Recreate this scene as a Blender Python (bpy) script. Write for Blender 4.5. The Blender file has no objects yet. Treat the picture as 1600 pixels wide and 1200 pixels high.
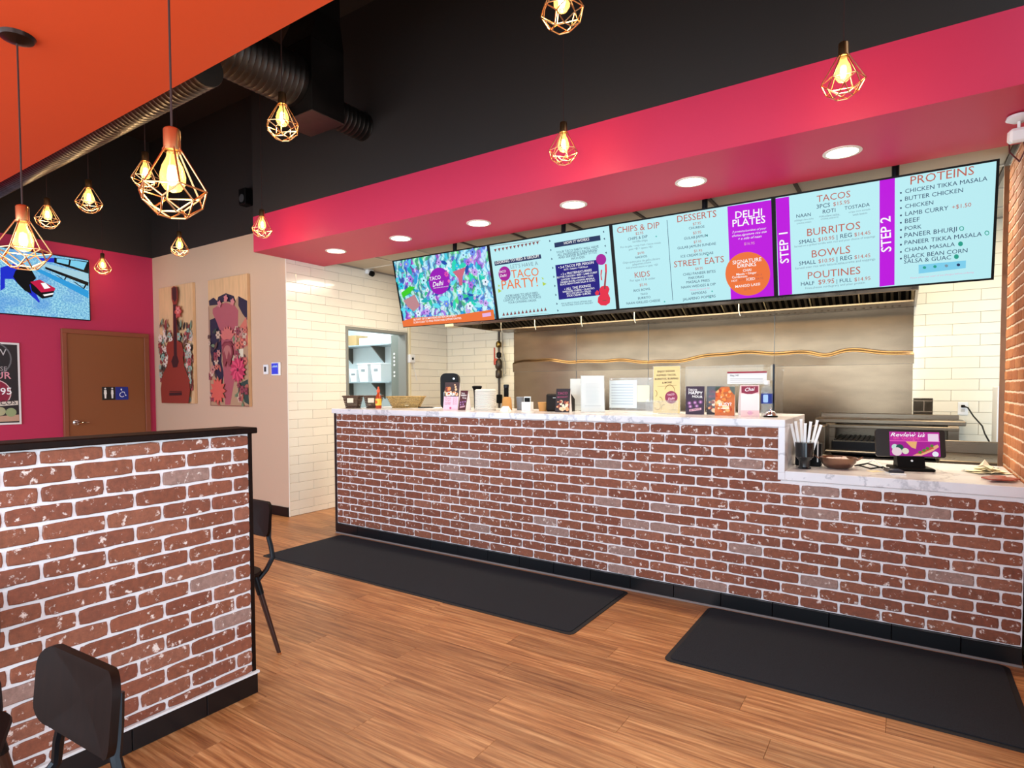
import bpy, bmesh, math, random
from mathutils import Vector, Matrix
random.seed(7)
PI=math.pi
SC=bpy.context.scene
COL=SC.collection
# ------------------------------------------------------------------ camera
cam=bpy.data.cameras.new('camera'); co=bpy.data.objects.new('camera',cam); COL.objects.link(co); SC.camera=co
F,U0,V0,YAW,PITCH,ROLL=931.433,784.3995,636.3877,.5938,.0339,-.0045
cam.sensor_width=36; cam.lens=F*36/1600; cam.shift_x=(800-U0)/1600; cam.shift_y=(V0-600)/1600
cam.clip_start=.05
fw=Vector((-math.sin(YAW)*math.cos(PITCH),math.cos(YAW)*math.cos(PITCH),-math.sin(PITCH)))
rt=Vector((math.cos(YAW),math.sin(YAW),0)); up=rt.cross(fw)
r2=math.cos(ROLL)*rt+math.sin(ROLL)*up; u2=-math.sin(ROLL)*rt+math.cos(ROLL)*up
M=Matrix((r2,u2,-fw)).transposed().to_4x4(); M.translation=Vector((4.1303,-3.8945,1.4112)); co.matrix_world=M
SC.view_settings.view_transform='Standard'; SC.view_settings.look='None'; SC.view_settings.gamma=1
SC.view_settings.exposure=0.0; SC.view_settings.use_curve_mapping=False
# ------------------------------------------------------------------ world and lights
W=bpy.data.worlds.new('world'); SC.world=W; W.use_nodes=True
bg=W.node_tree.nodes['Background']; bg.inputs[0].default_value=(.75,.87,1,1); bg.inputs[1].default_value=1.2
def area(name,loc,rot,sx,sy,power,color):
    l=bpy.data.lights.new(name,'AREA'); l.shape='RECTANGLE'; l.size=sx; l.size_y=sy; l.energy=power; l.color=color
    o=bpy.data.objects.new(name,l); o.location=loc; o.rotation_euler=rot; COL.objects.link(o); return o
DAY=(.66,.84,1.0)
area('front_window_daylight',(.5,-5.45,1.55),(PI/2,0,0),8.0,2.3,360,DAY)
area('side_window_daylight',(4.75,-3.3,1.5),(PI/2,0,PI/2),3.2,2.2,75,DAY)
KIT=(1.0,.88,.68)
area('kitchen_panel_and_fill',(.1,1.5,2.84),(0,0,0),1.0,.5,46,KIT)
area('kitchen_panel_and_fill',(2.2,1.35,2.84),(0,0,0),1.2,.5,46,KIT)
area('kitchen_panel_and_fill',(3.9,1.35,2.84),(0,0,0),1.0,.5,46,KIT)
area('kitchen_panel_and_fill',(4.45,2.1,2.84),(0,0,0),.4,.8,14,KIT)  # unseen fill added to brighten the right back tiles, no ceiling panel
area('back_room_light',(-2.3,1.7,2.6),(0,0,0),.8,.8,45,(.85,.95,1))
# ------------------------------------------------------------------ material helpers
def lin(h):
    h=h.lstrip('#'); c=[int(h[i:i+2],16)/255 for i in (0,2,4)]
    return tuple((x/12.92 if x<=.04045 else ((x+.055)/1.055)**2.4) for x in c)+(1,)
MATS={}
def mat(name,color='#888888',rough=.6,metal=0,emit=None,es=1,noise=0,nscale=8,bump=0,bscale=60,trans=0,alpha=1,spec=.5,objvar=0,stretch=None,coat=0):
    if name in MATS: return MATS[name]
    m=bpy.data.materials.new(name); m.use_nodes=True; MATS[name]=m
    nt=m.node_tree; b=nt.nodes['Principled BSDF']
    b.inputs['Base Color'].default_value=lin(color); b.inputs['Roughness'].default_value=rough; b.inputs['Metallic'].default_value=metal
    b.inputs['Specular IOR Level'].default_value=spec
    if coat: b.inputs['Coat Weight'].default_value=coat
    if trans: b.inputs['Transmission Weight'].default_value=trans
    if alpha<1: b.inputs['Alpha'].default_value=alpha
    if emit: b.inputs['Emission Color'].default_value=lin(emit); b.inputs['Emission Strength'].default_value=es
    N=nt.nodes; L=nt.links
    if noise or objvar or bump:
        tc=N.new('ShaderNodeTexCoord'); vec=tc.outputs['Object']
        if stretch:
            mp=N.new('ShaderNodeMapping'); mp.inputs['Scale'].default_value=stretch; L.new(vec,mp.inputs[0]); vec=mp.outputs[0]
    if noise or objvar:
        hsv=N.new('ShaderNodeHueSaturation'); hsv.inputs['Color'].default_value=lin(color)
        if noise:
            n=N.new('ShaderNodeTexNoise'); n.inputs['Scale'].default_value=nscale; n.inputs['Detail'].default_value=5; L.new(vec,n.inputs['Vector'])
            mr=N.new('ShaderNodeMapRange'); mr.inputs['From Min'].default_value=.3; mr.inputs['From Max'].default_value=.7
            mr.inputs['To Min'].default_value=1-noise; mr.inputs['To Max'].default_value=1+noise; L.new(n.outputs[0],mr.inputs[0]); v=mr.outputs[0]
        if objvar:
            oi=N.new('ShaderNodeObjectInfo'); m2=N.new('ShaderNodeMapRange'); m2.inputs['To Min'].default_value=1-objvar; m2.inputs['To Max'].default_value=1+objvar
            L.new(oi.outputs['Random'],m2.inputs[0])
            if noise:
                mm=N.new('ShaderNodeMath'); mm.operation='MULTIPLY'; L.new(v,mm.inputs[0]); L.new(m2.outputs[0],mm.inputs[1]); v=mm.outputs[0]
            else: v=m2.outputs[0]
        L.new(v,hsv.inputs['Value']); L.new(hsv.outputs[0],b.inputs['Base Color'])
    if bump:
        n2=N.new('ShaderNodeTexNoise'); n2.inputs['Scale'].default_value=bscale; n2.inputs['Detail'].default_value=3; L.new(vec,n2.inputs['Vector'])
        bp=N.new('ShaderNodeBump'); bp.inputs['Strength'].default_value=bump; bp.inputs['Distance'].default_value=.01; L.new(n2.outputs[0],bp.inputs['Height']); L.new(bp.outputs[0],b.inputs['Normal'])
    return m
def nodes_mat(name):
    m=bpy.data.materials.new(name); m.use_nodes=True; MATS[name]=m
    return m,m.node_tree.nodes,m.node_tree.links,m.node_tree.nodes['Principled BSDF']
def mix(N,L,fac,a,b):
    x=N.new('ShaderNodeMix'); x.data_type='RGBA'
    if isinstance(fac,float): x.inputs[0].default_value=fac
    else: L.new(fac,x.inputs[0])
    for i,c in ((6,a),(7,b)):
        if isinstance(c,tuple): x.inputs[i].default_value=c
        else: L.new(c,x.inputs[i])
    return x.outputs[2]
def maprange(N,L,v,a,b,c=0.,d=1.):
    x=N.new('ShaderNodeMapRange'); L.new(v,x.inputs[0]); x.inputs[1].default_value=a; x.inputs[2].default_value=b; x.inputs[3].default_value=c; x.inputs[4].default_value=d; return x.outputs[0]
def rnd_vec(N,L,stretch=(1,1,1),amt=37.):
    tc=N.new('ShaderNodeTexCoord'); oi=N.new('ShaderNodeObjectInfo')
    ml=N.new('ShaderNodeMath'); ml.operation='MULTIPLY'; ml.inputs[1].default_value=amt; L.new(oi.outputs['Random'],ml.inputs[0])
    cx=N.new('ShaderNodeCombineXYZ'); [L.new(ml.outputs[0],cx.inputs[i]) for i in range(3)]
    mp=N.new('ShaderNodeMapping'); mp.inputs['Scale'].default_value=stretch; L.new(tc.outputs['Object'],mp.inputs[0]); L.new(cx.outputs[0],mp.inputs[1])
    return mp.outputs[0],oi.outputs['Random']
def noise(N,L,vec,scale,detail=4,rough=.5):
    n=N.new('ShaderNodeTexNoise'); n.inputs['Scale'].default_value=scale; n.inputs['Detail'].default_value=detail; n.inputs['Roughness'].default_value=rough; L.new(vec,n.inputs['Vector']); return n.outputs[0]
def brick_material(name,cols,fleck,fl=.62):
    m,N,L,b=nodes_mat(name); vec,r=rnd_vec(N,L)
    cr=N.new('ShaderNodeValToRGB'); L.new(r,cr.inputs[0]); cr.color_ramp.interpolation='CONSTANT'
    e=cr.color_ramp.elements; e[0].color=lin(cols[0]); e[0].position=0; e[1].color=lin(cols[1]); e[1].position=1/len(cols)
    for i,c in enumerate(cols[2:]): x=e.new((i+2)/len(cols)); x.color=lin(c)
    n1=noise(N,L,vec,45,5,.7); c1=mix(N,L,maprange(N,L,n1,.3,.75),cr.outputs[0],mix(N,L,.5,cr.outputs[0],(.045,.018,.012,1)))
    n2=noise(N,L,vec,34,6,.65); n3=noise(N,L,vec,150,3,.6)
    a=N.new('ShaderNodeMath'); a.operation='MULTIPLY'; L.new(maprange(N,L,n2,fl-.04,fl+.03),a.inputs[0]); L.new(maprange(N,L,n3,.3,.45),a.inputs[1])
    c2=mix(N,L,a.outputs[0],c1,lin(fleck)); L.new(c2,b.inputs['Base Color']); b.inputs['Roughness'].default_value=.75
    bp=N.new('ShaderNodeBump'); bp.inputs['Strength'].default_value=.6; bp.inputs['Distance'].default_value=.004; L.new(n1,bp.inputs['Height']); L.new(bp.outputs[0],b.inputs['Normal'])
    return m
BRICK=brick_material('brick',['#96563a','#8d4e34','#9d5e43','#8a4a32','#a0634a','#96553a','#8e5038','#a98577','#99573c','#925138'],'#ead8cc',.63)
BRICKR=brick_material('brick_orange',['#bd7748','#b26c40','#c6804e','#ad663a'],'#d9a98a',.7)
MORTAR=mat('mortar','#efe8e6',.9,bump=.3,bscale=200); MORTARR=mat('mortar_warm','#ecd2b8',.9,bump=.3,bscale=200)
def wood_floor():
    m,N,L,b=nodes_mat('floor_plank'); vec,r=rnd_vec(N,L,(1,1,1))
    st=N.new('ShaderNodeMapping'); st.inputs['Scale'].default_value=(1.2,22,1); L.new(vec,st.inputs[0])
    n1=noise(N,L,st.outputs[0],2.2,8,.65)
    st2=N.new('ShaderNodeMapping'); st2.inputs['Scale'].default_value=(.9,7,1); L.new(vec,st2.inputs[0])
    w=N.new('ShaderNodeTexWave'); w.bands_direction='Y'; w.inputs['Scale'].default_value=1.1; w.inputs['Distortion'].default_value=9; w.inputs['Detail'].default_value=3; w.inputs['Detail Scale'].default_value=1.2; L.new(st2.outputs[0],w.inputs['Vector'])
    c0=N.new('ShaderNodeValToRGB'); L.new(n1,c0.inputs[0]); e=c0.color_ramp.elements; e[0].position=.3; e[0].color=lin('#7e4824'); e[1].position=.7; e[1].color=lin('#d8a26b'); x=e.new(.5); x.color=lin('#b57b49')
    c1=mix(N,L,maprange(N,L,w.outputs[0],.0,.35,.38,0.),c0.outputs[0],lin('#7d4824'))
    h=N.new('ShaderNodeHueSaturation'); L.new(maprange(N,L,r,0,1,.84,1.16),h.inputs['Value']); L.new(c1,h.inputs['Color']); L.new(h.outputs[0],b.inputs['Base Color'])
    b.inputs['Roughness'].default_value=.38; b.inputs['Specular IOR Level'].default_value=.45
    bp=N.new('ShaderNodeBump'); bp.inputs['Strength'].default_value=.25; bp.inputs['Distance'].default_value=.003; L.new(n1,bp.inputs['Height']); L.new(bp.outputs[0],b.inputs['Normal'])
    return m
PLANK=wood_floor()
def marble():
    m,N,L,b=nodes_mat('white_marble'); tc=N.new('ShaderNodeTexCoord'); v=tc.outputs['Object']
    n=noise(N,L,v,1.6,7,.6)
    d=N.new('ShaderNodeMath'); d.operation='SUBTRACT'; L.new(n,d.inputs[0]); d.inputs[1].default_value=.5
    a=N.new('ShaderNodeMath'); a.operation='ABSOLUTE'; L.new(d.outputs[0],a.inputs[0])
    c=mix(N,L,maprange(N,L,a.outputs[0],0,.018,.55,0.),lin('#e9e5e4'),lin('#8d8a90'))
    c2=mix(N,L,maprange(N,L,noise(N,L,v,5,4),.35,.8,0,.35),c,lin('#b9b5bb')); L.new(c2,b.inputs['Base Color']); b.inputs['Roughness'].default_value=.22
    return m
MARBLE=marble()
def steel(name,base='#a39a90',rough=.3,sx=(2,2,90)):
    m,N,L,b=nodes_mat(name); tc=N.new('ShaderNodeTexCoord'); mp=N.new('ShaderNodeMapping'); mp.inputs['Scale'].default_value=sx; L.new(tc.outputs['Object'],mp.inputs[0])
    n=noise(N,L,mp.outputs[0],3,5,.6); b.inputs['Metallic'].default_value=1; b.inputs['Base Color'].default_value=lin(base)
    L.new(maprange(N,L,n,.3,.7,rough-.07,rough+.08),b.inputs['Roughness'])
    return m
STEEL=steel('brushed_steel','#857765',.32); STEELD=steel('dark_steel','#6f6860',.35); STEELP=mat('steel_wall_sheet','#7d6852',.24,1,noise=.14,nscale=2.2,stretch=(1,1,3))
def panel_mat(name,c1,c2,scale=60,sub=0): 
    m,N,L,b=nodes_mat(name); return m
BLACKM=mat('black_metal','#15161a',.35,.6); BLACKP=mat('black_plastic','#0b0a0a',.5,spec=.12); WHITEP=mat('white_plastic','#ececea',.4)
COPPER=mat('copper','#d19c6a',.3,1); WALNUT=mat('dark_walnut','#190b06',.55,noise=.25,nscale=6,stretch=(12,12,1),spec=.12)
GLASS=mat('clear_glass','#f4fbf8',.02,trans=1,alpha=.25); ACRYL=mat('clear_acrylic','#eef4f2',.05,trans=.6,alpha=.3)
PAPER=mat('paper','#e6e9e6',.7)
# ------------------------------------------------------------------ mesh helpers
class MB:
    def __init__(s): s.v=[]; s.f=[]
    def add(s,vs,fs,m=None):
        k=len(s.v); s.v+= [tuple(m@Vector(v)) if m else tuple(v) for v in vs]; s.f+=[tuple(i+k for i in f) for f in fs]; return s
    def box(s,x0,x1,y0,y1,z0,z1,m=None):
        return s.add([(x0,y0,z0),(x1,y0,z0),(x1,y1,z0),(x0,y1,z0),(x0,y0,z1),(x1,y0,z1),(x1,y1,z1),(x0,y1,z1)],
            [(0,3,2,1),(4,5,6,7),(0,1,5,4),(1,2,6,5),(2,3,7,6),(3,0,4,7)],m)
    def cbox(s,x0,x1,y0,y1,z0,z1,c=.004,m=None):   # chamfered box
        vs=[];X=(x0,x1);Y=(y0,y1);Z=(z0,z1);idx={}
        for i in (0,1):
            for j in (0,1):
                for k in (0,1):
                    sx=1-2*i;sy=1-2*j;sz=1-2*k
                    for ax in range(3):
                        p=[X[i]+sx*c,Y[j]+sy*c,Z[k]+sz*c]; p[ax]=(X,Y,Z)[ax][(i,j,k)[ax]]
                        idx[(i,j,k,ax)]=len(vs); vs.append(tuple(p))
        bm=bmesh.new(); bv=[bm.verts.new(v) for v in vs]; bmesh.ops.convex_hull(bm,input=bv)
        bmesh.ops.dissolve_limit(bm,angle_limit=.02,verts=bm.verts,edges=bm.edges)
        bm.verts.index_update(); V=[v.co[:] for v in bm.verts]; Fs=[tuple(v.index for v in f.verts) for f in bm.faces]; bm.free()
        return s.add(V,Fs,m)
    def lathe(s,prof,n=20,m=None,cap=True):
        vs=[(r*math.cos(2*PI*i/n),r*math.sin(2*PI*i/n),z) for r,z in prof for i in range(n)]
        fs=[(k*n+i,k*n+(i+1)%n,(k+1)*n+(i+1)%n,(k+1)*n+i) for k in range(len(prof)-1) for i in range(n)]
        if cap: fs+= [tuple(range(n))[::-1],tuple((len(prof)-1)*n+i for i in range(n))]
        return s.add(vs,fs,m)
    def tube(s,pts,r=.01,n=8,cap=True):
        pts=[Vector(p) for p in pts]; rings=[]; prev=None
        rr=r if isinstance(r,(list,tuple)) else [r]*len(pts)
        for i,p in enumerate(pts):
            d=(pts[min(i+1,len(pts)-1)]-pts[max(i-1,0)]).normalized()
            a=prev if prev else (Vector((0,0,1)) if abs(d.z)<.9 else Vector((1,0,0)))
            u=(a-d*a.dot(d)).normalized(); prev=u; w=d.cross(u)
            rings.append([p+rr[i]*(u*math.cos(2*PI*k/n)+w*math.sin(2*PI*k/n)) for k in range(n)])
        vs=[q for R in rings for q in R]; fs=[(k*n+i,k*n+(i+1)%n,(k+1)*n+(i+1)%n,(k+1)*n+i) for k in range(len(pts)-1) for i in range(n)]
        if cap: fs+=[tuple(range(n))[::-1],tuple((len(pts)-1)*n+i for i in range(n))]
        return s.add(vs,fs)
    def prism(s,pts,t0,t1,axis='y',m=None):   # polygon in the other two axes, extruded along axis
        n=len(pts)
        def P(a,b,t): return {'y':(a,t,b),'x':(t,a,b),'z':(a,b,t)}[axis]
        vs=[P(a,b,t0) for a,b in pts]+[P(a,b,t1) for a,b in pts]
        fs=[tuple(range(n)),tuple(range(n,2*n))[::-1]]+[(i,(i+1)%n+0,(i+1)%n+n,i+n)[::-1] for i in range(n)]
        return s.add(vs,fs,m)
    def mesh(s,name,m=None,smooth=False):
        me=bpy.data.meshes.new(name); me.from_pydata(s.v,[],s.f)
        bm=bmesh.new(); bm.from_mesh(me); bmesh.ops.recalc_face_normals(bm,faces=bm.faces); bm.to_mesh(me); bm.free()
        if smooth:
            for p in me.polygons: p.use_smooth=True
            try: me.set_sharp_from_angle(angle=.7)
            except Exception: pass
        if m: me.materials.append(m)
        return me
    def build(s,name,m,parent=None,smooth=False,loc=None,rot=None):
        return link(name,s.mesh(name,m,smooth),parent,loc,rot)
def link(name,me,parent=None,loc=None,rot=None):
    o=bpy.data.objects.new(name,me); COL.objects.link(o)
    if parent: o.parent=parent
    if loc: o.location=loc
    if rot: o.rotation_euler=rot
    return o
def tag(o,label=None,cat=None,group=None,kind=None):
    if label: o['label']=label
    if cat: o['category']=cat
    if group: o['group']=group
    if kind: o['kind']=kind
    return o
def thing(name,loc,label,cat,group=None,rz=0,rx=0):
    o=bpy.data.objects.new(name,None); COL.objects.link(o); o.location=loc; o.rotation_euler=(rx,0,rz); o.empty_display_size=.1
    return tag(o,label,cat,group)
def structure(name,loc=(0,0,0),label=None):
    o=bpy.data.objects.new(name,None); COL.objects.link(o); o.location=loc; o['kind']='structure'
    if label: o['label']=label
    return o
def copy_tree(o,parent=None):
    c=o.copy(); COL.objects.link(c)
    if parent: c.parent=parent
    for ch in list(o.children): copy_tree(ch,c)
    return c
def rrect(w,h,r,n=5,cx=0,cz=0):
    out=[]
    for sx,sz,a0 in ((1,1,0),(-1,1,PI/2),(-1,-1,PI),(1,-1,1.5*PI)):
        for k in range(n+1):
            a=a0+k*PI/2/n; out.append((cx+sx*(w/2-r)+r*math.cos(a),cz+sz*(h/2-r)+r*math.sin(a)))
    return out
def circ(cx,cz,rx,rz=None,n=24):
    rz=rz or rx; return [(cx+rx*math.cos(2*PI*i/n),cz+rz*math.sin(2*PI*i/n)) for i in range(n)]
TC={}
def text_mesh(s,bold,ital):
    k=(s,bold,ital)
    if k in TC: return TC[k]
    c=bpy.data.curves.new('t','FONT'); c.body=s; c.resolution_u=2; c.size=1
    if bold: c.offset=.011
    if ital: c.shear=.35
    o=bpy.data.objects.new('t',c); me=o.to_mesh()
    V=[(v.co.x,v.co.y) for v in me.vertices]; Fs=[tuple(p.vertices) for p in me.polygons]
    o.to_mesh_clear(); bpy.data.objects.remove(o); bpy.data.curves.remove(c)
    x0=min(v[0] for v in V); V=[(v[0]-x0,v[1]) for v in V]
    TC[k]=(V,Fs,max(v[0] for v in V)); return TC[k]
PC={'navy':'#26365e','red':'#c0604e','white':'#ffffff','grey':'#7f96a4','pink':'#e9a8c8','black':'#101014','orange':'#f0763a','magenta':'#c00fe0','boxblue':'#7fd0ee','brown':'#8a4a4a','deepblue':'#221a80','magenta2':'#a8209a','lime':'#b6d24a','guitar':'#e8304a','purple':'#9a12b8','pinkish':'#e8b8e8','blueb':'#2030d0','redc':'#c81c48','palegrey':'#a8d4e4','midblue':'#2f9fe0',
 'gwood':'#8c2e20','gdark':'#3a0f14','gwood2':'#b08a6a','navyp':'#241a33','rosew':'#a8525a','greend':'#2c4038','salmon':'#c86a58','cream':'#d8cbb0','teal':'#2aa08a','paleb':'#b4edf6'}
def pmat(col,glow):
    c=PC.get(col,col)
    return mat('glow_'+col,'#050505',.5,emit=c,es=glow,spec=.08) if glow else mat('print_'+col,c,.6)
class Print:
    """flat print on a panel of W x H; local x right, z up, facing -y"""
    def __init__(s,W,H,y=-.001): s.W=W; s.H=H; s.y=y; s.g={}; s.n=0
    def _mb(s,key):
        if key not in s.g: s.g[key]=MB()
        return s.g[key]
    def poly(s,pts,col,clip=True,layer=None):
        s.n+=1; y=s.y-.00012*(layer if layer is not None else s.n)
        if clip: pts=[(min(max(u,0),1),min(max(v,0),1)) for u,v in pts]
        s._mb(('graphic',col)).add([(u*s.W,y,v*s.H) for u,v in pts],[tuple(range(len(pts)))])
    def circle(s,u,v,r,col,n=24,layer=None): s.poly([(u+r*math.cos(2*PI*i/n)/s.W,v+r*math.sin(2*PI*i/n)/s.H) for i in range(n)],col,layer=layer)
    def flower(s,u,v,r,col,mid='cream',petals=6,a0=0.):
        pts=[]
        for i in range(petals*6):
            t=2*PI*i/(petals*6); rr=r*(.62+.38*abs(math.cos(petals*t/2+a0))); pts.append((u+rr*math.cos(t)/s.W,v+rr*math.sin(t)/s.H))
        s.poly(pts,col); s.circle(u,v,r*.22,mid,8)
    def leaf(s,u,v,r,ang,col):
        pts=[(0,0),(.35,.2),(.7,.15),(1,0),(.7,-.15),(.35,-.2)]; c,d=math.cos(ang),math.sin(ang)
        s.poly([(u+r*(x*c-y*d)/s.W,v+r*(x*d+y*c)/s.H) for x,y in pts],col)
    def text(s,st,p,q,col,opt='',h=None):
        V,Fs,w=text_mesh(st,'b' in opt and opt!='tall',('i' in opt))
        P=Vector((p[0]*s.W,p[1]*s.H)); Q=Vector((q[0]*s.W,q[1]*s.H)); d=Q-P; k=d.length/w; ux=d.normalized(); uz=Vector((-ux.y,ux.x))
        ky=k*(.98 if opt=='tall' else 1)
        if h: ky=h/.7
        s._mb(('lettering',col)).add([(P.x+ux.x*x*k+uz.x*y*ky,s.y-.012-0*y,P.y+ux.y*x*k+uz.y*y*ky) for x,y in V],Fs)
    def build(s,parent,glow=None,lift=.004):
        for (kind,col),mb in s.g.items():
            if kind=='lettering': mb.v=[(x,s.y-.00012*(s.n+3),z) for x,y,z in mb.v]
            me=bpy.data.meshes.new(kind); me.from_pydata(mb.v,[],mb.f); me.materials.append(pmat(col,glow)); o=link(kind,me,parent)
            if kind=='lettering' or len(mb.f)>1: o['kind']='stuff'
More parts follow.
